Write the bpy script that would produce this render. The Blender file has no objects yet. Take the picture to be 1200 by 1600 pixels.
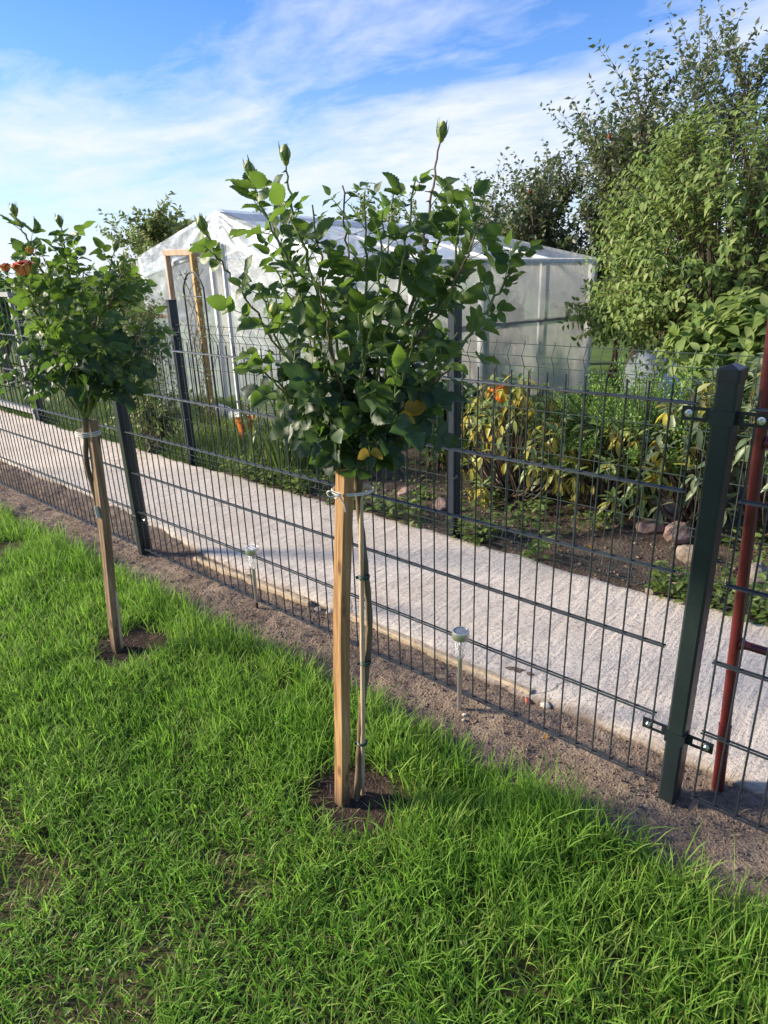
import bpy, math, random
import numpy as np
from mathutils import Matrix, Vector

random.seed(7)
rng = np.random.default_rng(11)
SC = bpy.context.scene
COL = SC.collection

# ------------------------------------------------------------------ camera
CAM = np.array([0.433672, -1.500387, 1.338968])
YAW, PITCH, ROLL, FPX = -0.726874, -0.355799, -0.033196, 1039.544


def cam_axes():
    f = np.array([math.sin(YAW) * math.cos(PITCH), math.cos(YAW) * math.cos(PITCH), math.sin(PITCH)])
    rt = np.array([math.cos(YAW), -math.sin(YAW), 0.0])
    up = np.cross(rt, f)
    c, s = math.cos(ROLL), math.sin(ROLL)
    return c * rt + s * up, -s * rt + c * up, f


RT, UP, FW = cam_axes()
FWH = np.array([math.sin(YAW), math.cos(YAW), 0.0])      # level view direction
RTH = np.array([math.cos(YAW), -math.sin(YAW), 0.0])
cd = bpy.data.cameras.new('camera')
cd.sensor_fit = 'VERTICAL'
cd.sensor_height = 24.0
cd.lens = 24.0 * FPX / 1600.0
cd.clip_start = 0.05
cd.clip_end = 2000
cam = bpy.data.objects.new('camera', cd)
COL.objects.link(cam)
m = Matrix.Identity(4)
for i in range(3):
    m[i][0], m[i][1], m[i][2], m[i][3] = RT[i], UP[i], -FW[i], CAM[i]
cam.matrix_world = m
SC.camera = cam


def ray(x, y):
    return RT * (x - 600) / FPX - UP * (y - 800) / FPX + FW


def at(x, y, d):
    """World point seen at photo pixel x, y at level distance d in front of the camera."""
    r = ray(x, y)
    return CAM + r * (d / (r @ FWH))


def ground(x, y, z=0.0):
    r = ray(x, y)
    return CAM + r * ((z - CAM[2]) / r[2])


def pix(P):
    d = np.atleast_2d(P) - CAM
    z = np.maximum(d @ FW, 1e-3)
    return np.c_[600 + FPX * (d @ RT) / z, 800 - FPX * (d @ UP) / z, d @ FW]


# ------------------------------------------------------------------ sky and sun
SUN_AZ = math.atan2(-0.84, -0.54)      # the sun stands to the left of the view, a little behind
SUN_EL = math.radians(22)
world = bpy.data.worlds.new('World')
SC.world = world
world.use_nodes = True
wt = world.node_tree
wt.nodes.clear()


def nd(nt, typ, ins=None, **attrs):
    n = nt.nodes.new(typ)
    for k, v in attrs.items():
        setattr(n, k, v)
    for k, v in (ins or {}).items():
        s = n.inputs[k]
        if hasattr(v, 'is_output') or isinstance(v, bpy.types.NodeSocket):
            nt.links.new(v, s)
        else:
            if isinstance(v, tuple) and len(v) == 3 and s.type == 'RGBA':
                v = v + (1.0,)
            s.default_value = v
    return n


def math_n(nt, op, a, b=0.0, clamp=False):
    return nd(nt, 'ShaderNodeMath', {0: a, 1: b}, operation=op, use_clamp=clamp).outputs[0]


def ramp(nt, fac, stops, interp='LINEAR'):
    r = nt.nodes.new('ShaderNodeValToRGB')
    r.color_ramp.interpolation = interp
    el = r.color_ramp.elements
    while len(el) < len(stops):
        el.new(0.5)
    for e, (p, c) in zip(el, stops):
        e.position = p
        e.color = (c[0], c[1], c[2], 1.0) if isinstance(c, tuple) else (c, c, c, 1.0)
    nt.links.new(fac, r.inputs[0])
    return r.outputs[0]


def mixc(nt, fac, a, b, blend='MIX'):
    n = nt.nodes.new('ShaderNodeMix')
    n.data_type = 'RGBA'
    n.blend_type = blend
    for i, v in ((0, fac), (6, a), (7, b)):
        if isinstance(v, bpy.types.NodeSocket):
            nt.links.new(v, n.inputs[i])
        else:
            n.inputs[i].default_value = v + (1.0,) if isinstance(v, tuple) and len(v) == 3 else v
    return n.outputs[2]


sky = nd(wt, 'ShaderNodeTexSky', sky_type='NISHITA', sun_disc=False, sun_elevation=SUN_EL,
         sun_rotation=SUN_AZ, altitude=100.0, air_density=1.0, dust_density=0.6, ozone_density=2.2)
tc = nd(wt, 'ShaderNodeTexCoord')
sep = nd(wt, 'ShaderNodeSeparateXYZ', {0: tc.outputs['Generated']})
den = math_n(wt, 'ADD', math_n(wt, 'MAXIMUM', sep.outputs[2], 0.0), 0.13)
cx = math_n(wt, 'DIVIDE', sep.outputs[0], den)
cy = math_n(wt, 'DIVIDE', sep.outputs[1], den)
cv = nd(wt, 'ShaderNodeCombineXYZ', {0: cx, 1: cy, 2: 0.0}).outputs[0]
mp = nd(wt, 'ShaderNodeMapping', {'Vector': cv, 'Location': (5.0, 2.0, 0.3), 'Rotation': (0, 0, 0.75), 'Scale': (0.66, 1.0, 1.0)}).outputs[0]
n1 = nd(wt, 'ShaderNodeTexNoise', {'Vector': mp, 'Scale': 0.9, 'Detail': 10.0, 'Roughness': 0.55, 'Distortion': 0.55}).outputs[0]
n2 = nd(wt, 'ShaderNodeTexNoise', {'Vector': mp, 'Scale': 5.2, 'Detail': 8.0, 'Roughness': 0.58, 'Distortion': 0.4}).outputs[0]
cl = math_n(wt, 'ADD', math_n(wt, 'MULTIPLY', n1, 0.76), math_n(wt, 'MULTIPLY', n2, 0.27))
dens = ramp(wt, cl, [(0.43, 0.0), (0.53, 0.46), (0.645, 0.95)], 'LINEAR')
hz = ramp(wt, sep.outputs[2], [(0.0, 0.85), (0.09, 0.45), (0.22, 0.08), (0.36, 0.0)], 'LINEAR')
inv = math_n(wt, 'MULTIPLY', math_n(wt, 'SUBTRACT', 1.0, dens), math_n(wt, 'SUBTRACT', 1.0, hz))
dens = math_n(wt, 'SUBTRACT', 1.0, inv)
hs = nd(wt, 'ShaderNodeHueSaturation', {'Saturation': 1.2, 'Value': 0.95, 'Color': sky.outputs[0]}).outputs[0]
skyc = mixc(wt, 1.0, hs, (0.58, 0.80, 1.18), 'MULTIPLY')
cloudc = mixc(wt, dens, skyc, (4.25, 4.5, 5.15))
bg = nd(wt, 'ShaderNodeBackground', {0: cloudc, 1: 0.100})
wo = nd(wt, 'ShaderNodeOutputWorld', {0: bg.outputs[0]})

sd = bpy.data.lights.new('sun', 'SUN')
sd.energy = 4.7
sd.angle = math.radians(9)
sd.color = (1.0, 0.88, 0.71)
sun = bpy.data.objects.new('sun', sd)
COL.objects.link(sun)
sdir = Vector((math.sin(SUN_AZ) * math.cos(SUN_EL), math.cos(SUN_AZ) * math.cos(SUN_EL), math.sin(SUN_EL)))
sun.rotation_euler = sdir.to_track_quat('Z', 'Y').to_euler()
sun.location = (-6, -6, 6)
SC.view_settings.view_transform = 'Standard'
SC.view_settings.look = 'None'
SC.view_settings.exposure = 1.14
SC.view_settings.gamma = 1.0
SC.view_settings.use_curve_mapping = False
SC.render.engine = 'CYCLES'
SC.cycles.max_bounces = 6
SC.cycles.transparent_max_bounces = 14
SC.cycles.caustics_reflective = False
SC.cycles.caustics_refractive = False
try:
    SC.cycles.use_denoising = True
except Exception:
    pass


# ------------------------------------------------------------------ materials
def new_mat(name):
    mt = bpy.data.materials.new(name)
    mt.use_nodes = True
    mt.node_tree.nodes.clear()
    return mt, mt.node_tree


def out(nt, sh):
    o = nt.nodes.new('ShaderNodeOutputMaterial')
    nt.links.new(sh, o.inputs[0])


def pos(nt):
    return nd(nt, 'ShaderNodeNewGeometry').outputs['Position']


def objco(nt):
    return nd(nt, 'ShaderNodeTexCoord').outputs['Object']


def surf(name, stops, scale=8.0, rough=0.7, metal=0.0, bump=0.3, bscale=60.0, dist=0.004, detail=6.0,
         stretch=(1, 1, 1), spec=0.5, local=True, speck=None):
    mt, nt = new_mat(name)
    co = objco(nt) if local else pos(nt)
    mpn = nd(nt, 'ShaderNodeMapping', {'Vector': co, 'Scale': stretch}).outputs[0]
    oi = nd(nt, 'ShaderNodeObjectInfo').outputs['Random']
    no = nd(nt, 'ShaderNodeTexNoise', {'Vector': mpn, 'W': math_n(nt, 'MULTIPLY', oi, 37.0) if local else 0.0,
                                       'Scale': scale, 'Detail': detail, 'Roughness': 0.62}, noise_dimensions='4D').outputs[0]
    c = ramp(nt, no, stops)
    nb = nd(nt, 'ShaderNodeTexNoise', {'Vector': mpn, 'Scale': bscale, 'Detail': 5.0, 'Roughness': 0.65}).outputs[0]
    if speck:
        c = mixc(nt, ramp(nt, nb, [(speck[0], 0.0), (speck[0] + 0.06, 1.0)]), c, speck[1])
    bp = nd(nt, 'ShaderNodeBump', {'Height': nb, 'Strength': bump, 'Distance': dist}).outputs[0]
    rg = ramp(nt, nb, [(0.3, max(rough - 0.12, 0.05)), (0.7, min(rough + 0.1, 1.0))])
    p = nd(nt, 'ShaderNodeBsdfPrincipled', {'Base Color': c, 'Roughness': rg, 'Metallic': metal,
                                            'Specular IOR Level': spec, 'Normal': bp})
    out(nt, p.outputs[0])
    return mt


def leaf_mat(name, stops, under, rough=0.45, trans=0.3, tcol=(0.25, 0.42, 0.05), bump=0.25, spec=0.4):
    """Two-sided leaf: colour by a random number per leaf, paler underside, light passing through."""
    mt, nt = new_mat(name)
    a = nd(nt, 'ShaderNodeAttribute', attribute_name='rnd').outputs['Fac']
    oi = nd(nt, 'ShaderNodeObjectInfo').outputs['Random']
    r = math_n(nt, 'FRACT', math_n(nt, 'ADD', a, oi))
    no = nd(nt, 'ShaderNodeTexNoise', {'Vector': pos(nt), 'Scale': 55.0, 'Detail': 3.0}).outputs[0]
    r2 = math_n(nt, 'ADD', math_n(nt, 'MULTIPLY', r, 0.82), math_n(nt, 'MULTIPLY', no, 0.2))
    c = ramp(nt, r2, stops)
    vn = nd(nt, 'ShaderNodeAttribute', attribute_name='vein').outputs['Fac']
    c = mixc(nt, ramp(nt, vn, [(0.86, 0.0), (0.97, 0.55)]), c, mixc(nt, 0.5, c, under))
    geo = nd(nt, 'ShaderNodeNewGeometry')
    c = mixc(nt, geo.outputs['Backfacing'], c, mixc(nt, 0.55, c, under))
    bp = nd(nt, 'ShaderNodeBump', {'Height': no, 'Strength': bump, 'Distance': 0.004}).outputs[0]
    p = nd(nt, 'ShaderNodeBsdfPrincipled', {'Base Color': c, 'Roughness': rough, 'Specular IOR Level': spec, 'Normal': bp})
    tcx = mixc(nt, 0.55, c, tcol)
    t = nd(nt, 'ShaderNodeBsdfTranslucent', {'Color': tcx})
    mx = nd(nt, 'ShaderNodeMixShader', {0: trans, 1: p.outputs[0], 2: t.outputs[0]})
    out(nt, mx.outputs[0])
    return mt


MT = {}
MT['rose_leaf'] = leaf_mat('rose_leaf', [(0.1, (0.018, 0.033, 0.021)), (0.5, (0.030, 0.055, 0.026)), (0.8, (0.047, 0.080, 0.030)), (0.97, (0.078, 0.108, 0.038))],
                           (0.11, 0.15, 0.08), rough=0.50, spec=0.35, trans=0.26, tcol=(0.20, 0.42, 0.03))
MT['rose_young'] = leaf_mat('rose_young', [(0.1, (0.038, 0.070, 0.018)), (0.5, (0.070, 0.115, 0.024)), (0.95, (0.115, 0.165, 0.038))],
                            (0.15, 0.21, 0.07), rough=0.48, spec=0.35, trans=0.34, tcol=(0.28, 0.50, 0.04))
MT['yellow_leaf'] = leaf_mat('yellow_leaf', [(0.1, (0.20, 0.19, 0.03)), (0.6, (0.36, 0.27, 0.03)), (0.95, (0.34, 0.17, 0.03))],
                             (0.5, 0.38, 0.1), trans=0.3, tcol=(0.8, 0.5, 0.05))
MT['rhodo_leaf'] = leaf_mat('rhodo_leaf', [(0.05, (0.075, 0.13, 0.037)), (0.5, (0.145, 0.205, 0.055)), (0.95, (0.26, 0.29, 0.08))],
                            (0.22, 0.27, 0.12), rough=0.42, trans=0.18)
MT['rhodo_grey'] = leaf_mat('rhodo_grey', [(0.05, (0.08, 0.12, 0.055)), (0.5, (0.145, 0.19, 0.09)), (0.95, (0.24, 0.27, 0.14))],
                            (0.26, 0.29, 0.17), rough=0.42, trans=0.16)
MT['rhodo_yellow'] = leaf_mat('rhodo_yellow', [(0.05, (0.19, 0.22, 0.045)), (0.55, (0.35, 0.34, 0.055)), (0.84, (0.47, 0.38, 0.05)), (0.98, (0.60, 0.28, 0.03))],
                              (0.5, 0.4, 0.12), trans=0.25, tcol=(0.8, 0.55, 0.06))
MT['shrub_leaf'] = leaf_mat('shrub_leaf', [(0.05, (0.085, 0.145, 0.034)), (0.5, (0.155, 0.225, 0.058)), (0.95, (0.26, 0.31, 0.11))],
                            (0.22, 0.28, 0.12), rough=0.62, trans=0.36, tcol=(0.34, 0.48, 0.08), spec=0.25)
MT['apple_leaf'] = leaf_mat('apple_leaf', [(0.05, (0.045, 0.066, 0.032)), (0.5, (0.085, 0.108, 0.052)), (0.95, (0.17, 0.165, 0.09))],
                            (0.22, 0.24, 0.17), rough=0.5, trans=0.22)
MT['far_leaf'] = leaf_mat('far_leaf', [(0.05, (0.11, 0.135, 0.04)), (0.5, (0.19, 0.215, 0.07)), (0.95, (0.29, 0.29, 0.11))],
                          (0.2, 0.22, 0.1), rough=0.6, trans=0.25)
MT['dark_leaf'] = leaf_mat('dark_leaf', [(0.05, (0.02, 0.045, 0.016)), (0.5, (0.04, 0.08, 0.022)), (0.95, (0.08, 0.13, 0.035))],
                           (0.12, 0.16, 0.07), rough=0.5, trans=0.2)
MT['juniper'] = leaf_mat('juniper', [(0.05, (0.07, 0.16, 0.025)), (0.5, (0.14, 0.28, 0.035)), (0.95, (0.27, 0.42, 0.06))],
                         (0.1, 0.2, 0.04), rough=0.6, trans=0.2)
MT['grass'] = leaf_mat('grass', [(0.0, (0.085, 0.20, 0.026)), (0.42, (0.175, 0.35, 0.042)), (0.76, (0.26, 0.42, 0.068)), (0.9, (0.38, 0.41, 0.12)), (1.0, (0.54, 0.48, 0.27))],
                       (0.16, 0.28, 0.04), rough=0.6, spec=0.22, trans=0.42, tcol=(0.30, 0.60, 0.06), bump=0.0)
MT['wild_grass'] = leaf_mat('wild_grass', [(0.0, (0.05, 0.10, 0.02)), (0.5, (0.10, 0.18, 0.03)), (0.9, (0.20, 0.25, 0.06)), (1.0, (0.36, 0.33, 0.15))],
                            (0.16, 0.22, 0.07), rough=0.5, trans=0.3, bump=0.0)
MT['strap_leaf'] = leaf_mat('strap_leaf', [(0.05, (0.05, 0.10, 0.025)), (0.6, (0.11, 0.17, 0.04)), (0.95, (0.26, 0.28, 0.10))],
                            (0.2, 0.25, 0.1), rough=0.4, trans=0.2)

MT['bark'] = surf('bark', [(0.3, (0.05, 0.035, 0.022)), (0.7, (0.14, 0.10, 0.065))], 30, 0.85, bump=0.8, bscale=90, dist=0.006)
MT['rose_wood'] = surf('rose_wood', [(0.3, (0.075, 0.05, 0.028)), (0.5, (0.14, 0.095, 0.05)), (0.75, (0.13, 0.12, 0.05))], 22, 0.7, bump=0.6, bscale=120, dist=0.003)
MT['rose_stem'] = surf('rose_stem', [(0.35, (0.09, 0.15, 0.03)), (0.6, (0.15, 0.19, 0.05)), (0.75, (0.16, 0.07, 0.04))], 14, 0.5, bump=0.2, bscale=80)
def timber_mat(name, stops, dark):
    mt, nt = new_mat(name)
    co = objco(nt)
    wv = nd(nt, 'ShaderNodeTexNoise', {'Vector': nd(nt, 'ShaderNodeMapping', {'Vector': co, 'Scale': (60, 60, 2.2)}).outputs[0], 'Scale': 1.0, 'Detail': 5.0, 'Distortion': 1.6}).outputs[0]
    lg = nd(nt, 'ShaderNodeTexNoise', {'Vector': nd(nt, 'ShaderNodeMapping', {'Vector': co, 'Scale': (9, 9, 4)}).outputs[0], 'Scale': 1.0, 'Detail': 4.0}).outputs[0]
    c = ramp(nt, math_n(nt, 'ADD', math_n(nt, 'MULTIPLY', wv, 0.6), math_n(nt, 'MULTIPLY', lg, 0.4)), stops)
    kn = nd(nt, 'ShaderNodeTexVoronoi', {'Vector': nd(nt, 'ShaderNodeMapping', {'Vector': co, 'Scale': (26, 26, 9)}).outputs[0], 'Scale': 1.0}, feature='F1').outputs['Distance']
    c = mixc(nt, ramp(nt, kn, [(0.10, 0.85), (0.22, 0.0)]), c, dark)
    sz_ = nd(nt, 'ShaderNodeSeparateXYZ', {0: co}).outputs[2]
    spl = math_n(nt, 'ADD', sz_, math_n(nt, 'MULTIPLY', lg, 0.10))
    c = mixc(nt, ramp(nt, spl, [(0.075, 0.75), (0.14, 0.0)]), c, (0.10, 0.065, 0.045))
    bp = nd(nt, 'ShaderNodeBump', {'Height': wv, 'Strength': 0.8, 'Distance': 0.004}).outputs[0]
    p = nd(nt, 'ShaderNodeBsdfPrincipled', {'Base Color': c, 'Roughness': 0.8, 'Specular IOR Level': 0.25, 'Normal': bp})
    out(nt, p.outputs[0])
    return mt


MT['stake_new'] = timber_mat('stake_new', [(0.34, (0.21, 0.105, 0.040)), (0.48, (0.35, 0.195, 0.080)), (0.66, (0.48, 0.30, 0.145))], (0.12, 0.055, 0.025))
MT['stake_old'] = timber_mat('stake_old', [(0.34, (0.12, 0.072, 0.04)), (0.5, (0.25, 0.16, 0.09)), (0.68, (0.38, 0.27, 0.17))], (0.07, 0.04, 0.025))
MT['cane'] = surf('cane', [(0.3, (0.34, 0.23, 0.13)), (0.55, (0.52, 0.39, 0.25)), (0.8, (0.64, 0.52, 0.36))], 9, 0.65, bump=0.4, bscale=50, dist=0.003, stretch=(8, 8, 0.8))
MT['jamb'] = surf('jamb', [(0.25, (0.22, 0.14, 0.08)), (0.5, (0.42, 0.29, 0.19)), (0.8, (0.55, 0.42, 0.30))], 6, 0.8, bump=0.5, bscale=40, stretch=(8, 8, 0.8))
MT['ochre'] = surf('ochre', [(0.3, (0.20, 0.12, 0.05)), (0.5, (0.42, 0.25, 0.08)), (0.75, (0.50, 0.36, 0.2))], 14, 0.85, bump=0.7, bscale=50)
MT['string'] = surf('string', [(0.3, (0.55, 0.50, 0.42)), (0.7, (0.78, 0.74, 0.66))], 60, 0.9, bump=0.4, bscale=300, dist=0.001)
MT['clip'] = surf('clip', [(0.3, (0.015, 0.04, 0.03)), (0.7, (0.025, 0.065, 0.045))], 30, 0.5, bump=0.1)
MT['label_tag'] = surf('label_tag', [(0.3, (0.45, 0.47, 0.42)), (0.7, (0.62, 0.63, 0.58))], 20, 0.6, bump=0.1)
MT['wire'] = surf('wire', [(0.3, (0.016, 0.022, 0.026)), (0.7, (0.030, 0.038, 0.044))], 25, 0.34, bump=0.12, bscale=200, dist=0.001, spec=0.7)
MT['back_wire'] = surf('back_wire', [(0.3, (0.03, 0.045, 0.038)), (0.7, (0.05, 0.07, 0.06))], 25, 0.62, spec=0.2, bump=0.1, bscale=200, dist=0.001)
MT['post'] = surf('post', [(0.28, (0.010, 0.016, 0.017)), (0.6, (0.015, 0.023, 0.024)), (0.8, (0.025, 0.034, 0.033))], 10, 0.42, bump=0.12, bscale=160, dist=0.001,
                  speck=(0.70, (0.10, 0.11, 0.09)))
MT['back_post'] = surf('back_post', [(0.3, (0.012, 0.018, 0.028)), (0.7, (0.022, 0.030, 0.042))], 12, 0.4, bump=0.12, bscale=160, dist=0.001,
                       speck=(0.73, (0.09, 0.10, 0.10)))
MT['cap'] = surf('cap', [(0.3, (0.008, 0.009, 0.013)), (0.7, (0.016, 0.018, 0.024))], 30, 0.35, bump=0.15, bscale=200, dist=0.001)
MT['bolt'] = surf('bolt', [(0.3, (0.55, 0.56, 0.57)), (0.7, (0.75, 0.75, 0.74))], 60, 0.3, metal=1.0, bump=0.1)
MT['red_paint'] = surf('red_paint', [(0.25, (0.060, 0.009, 0.010)), (0.55, (0.095, 0.012, 0.012)), (0.75, (0.13, 0.028, 0.02))], 9, 0.42, bump=0.35, bscale=55, dist=0.002,
                       speck=(0.72, (0.12, 0.06, 0.04)))
MT['steel'] = surf('steel', [(0.3, (0.52, 0.50, 0.46)), (0.7, (0.70, 0.68, 0.63))], 40, 0.36, metal=0.9, bump=0.15, bscale=120, dist=0.001, stretch=(1, 1, 12))
MT['solar'] = surf('solar', [(0.3, (0.10, 0.12, 0.16)), (0.7, (0.16, 0.18, 0.23))], 60, 0.18, bump=0.02, spec=0.8)
MT['black_plastic'] = surf('black_plastic', [(0.3, (0.008, 0.008, 0.008)), (0.7, (0.02, 0.02, 0.02))], 30, 0.5, bump=0.1)
MT['black_tube'] = surf('black_tube', [(0.3, (0.010, 0.012, 0.013)), (0.7, (0.02, 0.023, 0.025))], 20, 0.5, bump=0.1)
MT['white_paint'] = surf('white_paint', [(0.3, (0.62, 0.62, 0.60)), (0.7, (0.78, 0.78, 0.76))], 12, 0.6, bump=0.2)
MT['white_plastic'] = surf('white_plastic', [(0.3, (0.60, 0.62, 0.66)), (0.7, (0.78, 0.79, 0.82))], 9, 0.5, bump=0.2, bscale=25)
MT['limewash'] = surf('limewash', [(0.3, (0.32, 0.31, 0.28)), (0.55, (0.6, 0.59, 0.56)), (0.75, (0.72, 0.71, 0.68))], 10, 0.9, bump=0.8, bscale=25, dist=0.02)
MT['brown_rail'] = surf('brown_rail', [(0.3, (0.045, 0.03, 0.022)), (0.7, (0.09, 0.065, 0.05))], 9, 0.75, bump=0.3)
MT['orange'] = surf('orange', [(0.3, (0.62, 0.12, 0.012)), (0.7, (0.78, 0.20, 0.02))], 6, 0.5, bump=0.1)
MT['grey_board'] = surf('grey_board', [(0.3, (0.20, 0.20, 0.20)), (0.7, (0.34, 0.34, 0.33))], 6, 0.7, bump=0.3, bscale=30)
MT['tan_edging'] = surf('tan_edging', [(0.25, (0.30, 0.23, 0.15)), (0.5, (0.46, 0.36, 0.24)), (0.75, (0.56, 0.44, 0.28))], 9, 0.9, bump=0.9, bscale=40, dist=0.006, local=False)
MT['brick'] = surf('brick', [(0.3, (0.40, 0.10, 0.06)), (0.7, (0.55, 0.18, 0.11))], 30, 0.9, bump=0.8, bscale=90)
MT['pink_stone'] = surf('pink_stone', [(0.3, (0.13, 0.085, 0.065)), (0.48, (0.27, 0.175, 0.14)), (0.7, (0.40, 0.29, 0.25))], 9, 0.88, bump=0.9, bscale=26, dist=0.012,
                        speck=(0.68, (0.16, 0.13, 0.10)))
MT['tan_stone'] = surf('tan_stone', [(0.3, (0.14, 0.11, 0.08)), (0.48, (0.30, 0.235, 0.175)), (0.7, (0.44, 0.36, 0.28))], 9, 0.88, bump=0.9, bscale=26, dist=0.012,
                       speck=(0.68, (0.17, 0.15, 0.11)))
MT['grey_stone'] = surf('grey_stone', [(0.25, (0.15, 0.12, 0.10)), (0.5, (0.25, 0.21, 0.18)), (0.75, (0.36, 0.31, 0.28))], 9, 0.88, bump=0.9, bscale=26, dist=0.012,
                        speck=(0.66, (0.10, 0.10, 0.07)))
MT['apple'] = surf('apple', [(0.3, (0.24, 0.03, 0.02)), (0.65, (0.34, 0.08, 0.035)), (0.85, (0.36, 0.24, 0.06))], 12, 0.35, bump=0.05)
MT['petal'] = surf('petal', [(0.35, (0.70, 0.045, 0.035)), (0.5, (0.75, 0.13, 0.05)), (0.68, (0.80, 0.42, 0.11))], 22, 0.55, bump=0.2, bscale=60)
MT['petal_yellow'] = surf('petal_yellow', [(0.3, (0.55, 0.42, 0.03)), (0.7, (0.72, 0.55, 0.08))], 22, 0.55, bump=0.2, bscale=60)
MT['petal_salmon'] = surf('petal_salmon', [(0.3, (0.75, 0.30, 0.12)), (0.7, (0.80, 0.45, 0.14))], 22, 0.55, bump=0.2, bscale=60)
MT['sepal'] = surf('sepal', [(0.3, (0.06, 0.12, 0.025)), (0.7, (0.14, 0.22, 0.05))], 40, 0.5, bump=0.2)
MT['bud'] = surf('bud', [(0.3, (0.20, 0.24, 0.05)), (0.7, (0.42, 0.40, 0.08))], 40, 0.5, bump=0.2)
MT['dry_leaf'] = surf('dry_leaf', [(0.3, (0.13, 0.085, 0.06)), (0.7, (0.27, 0.19, 0.14))], 30, 0.9, bump=0.4)
MT['pale_chip'] = surf('pale_chip', [(0.3, (0.40, 0.36, 0.30)), (0.7, (0.60, 0.55, 0.47))], 30, 0.9, bump=0.6)


def soil_mat(name, stops, bscale=85.0, scale=5.0, dist=0.012, gravel=0.70):
    mt, nt = new_mat(name)
    p0 = pos(nt)
    big = nd(nt, 'ShaderNodeTexNoise', {'Vector': p0, 'Scale': scale, 'Detail': 8.0, 'Roughness': 0.68}).outputs[0]
    fin = nd(nt, 'ShaderNodeTexNoise', {'Vector': p0, 'Scale': bscale, 'Detail': 6.0, 'Roughness': 0.7}).outputs[0]
    v = nd(nt, 'ShaderNodeTexVoronoi', {'Vector': p0, 'Scale': bscale * 1.5, 'Randomness': 1.0}, feature='F1').outputs['Distance']
    mixv = math_n(nt, 'ADD', math_n(nt, 'MULTIPLY', big, 0.5), math_n(nt, 'MULTIPLY', fin, 0.5))
    c = ramp(nt, mixv, stops)
    c = mixc(nt, ramp(nt, fin, [(gravel, 0.0), (gravel + 0.05, 0.7)]), c, (0.34, 0.28, 0.22))
    h = math_n(nt, 'SUBTRACT', fin, math_n(nt, 'MULTIPLY', v, 0.45))
    bp = nd(nt, 'ShaderNodeBump', {'Height': h, 'Strength': 0.9, 'Distance': dist}).outputs[0]
    p = nd(nt, 'ShaderNodeBsdfPrincipled', {'Base Color': c, 'Roughness': 0.95, 'Specular IOR Level': 0.15, 'Normal': bp})
    out(nt, p.outputs[0])
    return mt


MT['soil'] = soil_mat('soil', [(0.32, (0.10, 0.068, 0.052)), (0.5, (0.225, 0.17, 0.13)), (0.64, (0.335, 0.265, 0.205))])
MT['lawn_soil'] = soil_mat('lawn_soil', [(0.32, (0.035, 0.028, 0.014)), (0.5, (0.075, 0.066, 0.028)), (0.66, (0.15, 0.125, 0.06))])
MT['humus'] = soil_mat('humus', [(0.32, (0.02, 0.013, 0.010)), (0.5, (0.055, 0.036, 0.028)), (0.66, (0.13, 0.09, 0.07))])
MT['bed_soil'] = soil_mat('bed_soil', [(0.32, (0.045, 0.032, 0.024)), (0.5, (0.11, 0.082, 0.06)), (0.66, (0.20, 0.155, 0.115))], 60.0)
MT['clod'] = surf('clod', [(0.3, (0.11, 0.075, 0.057)), (0.5, (0.22, 0.16, 0.125)), (0.75, (0.34, 0.26, 0.205))], 40, 0.95, bump=0.8, bscale=150, local=False, spec=0.1)
MT['straw'] = surf('straw', [(0.3, (0.22, 0.16, 0.10)), (0.7, (0.46, 0.37, 0.24))], 40, 0.85, bump=0.1, local=False, spec=0.2)


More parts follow.
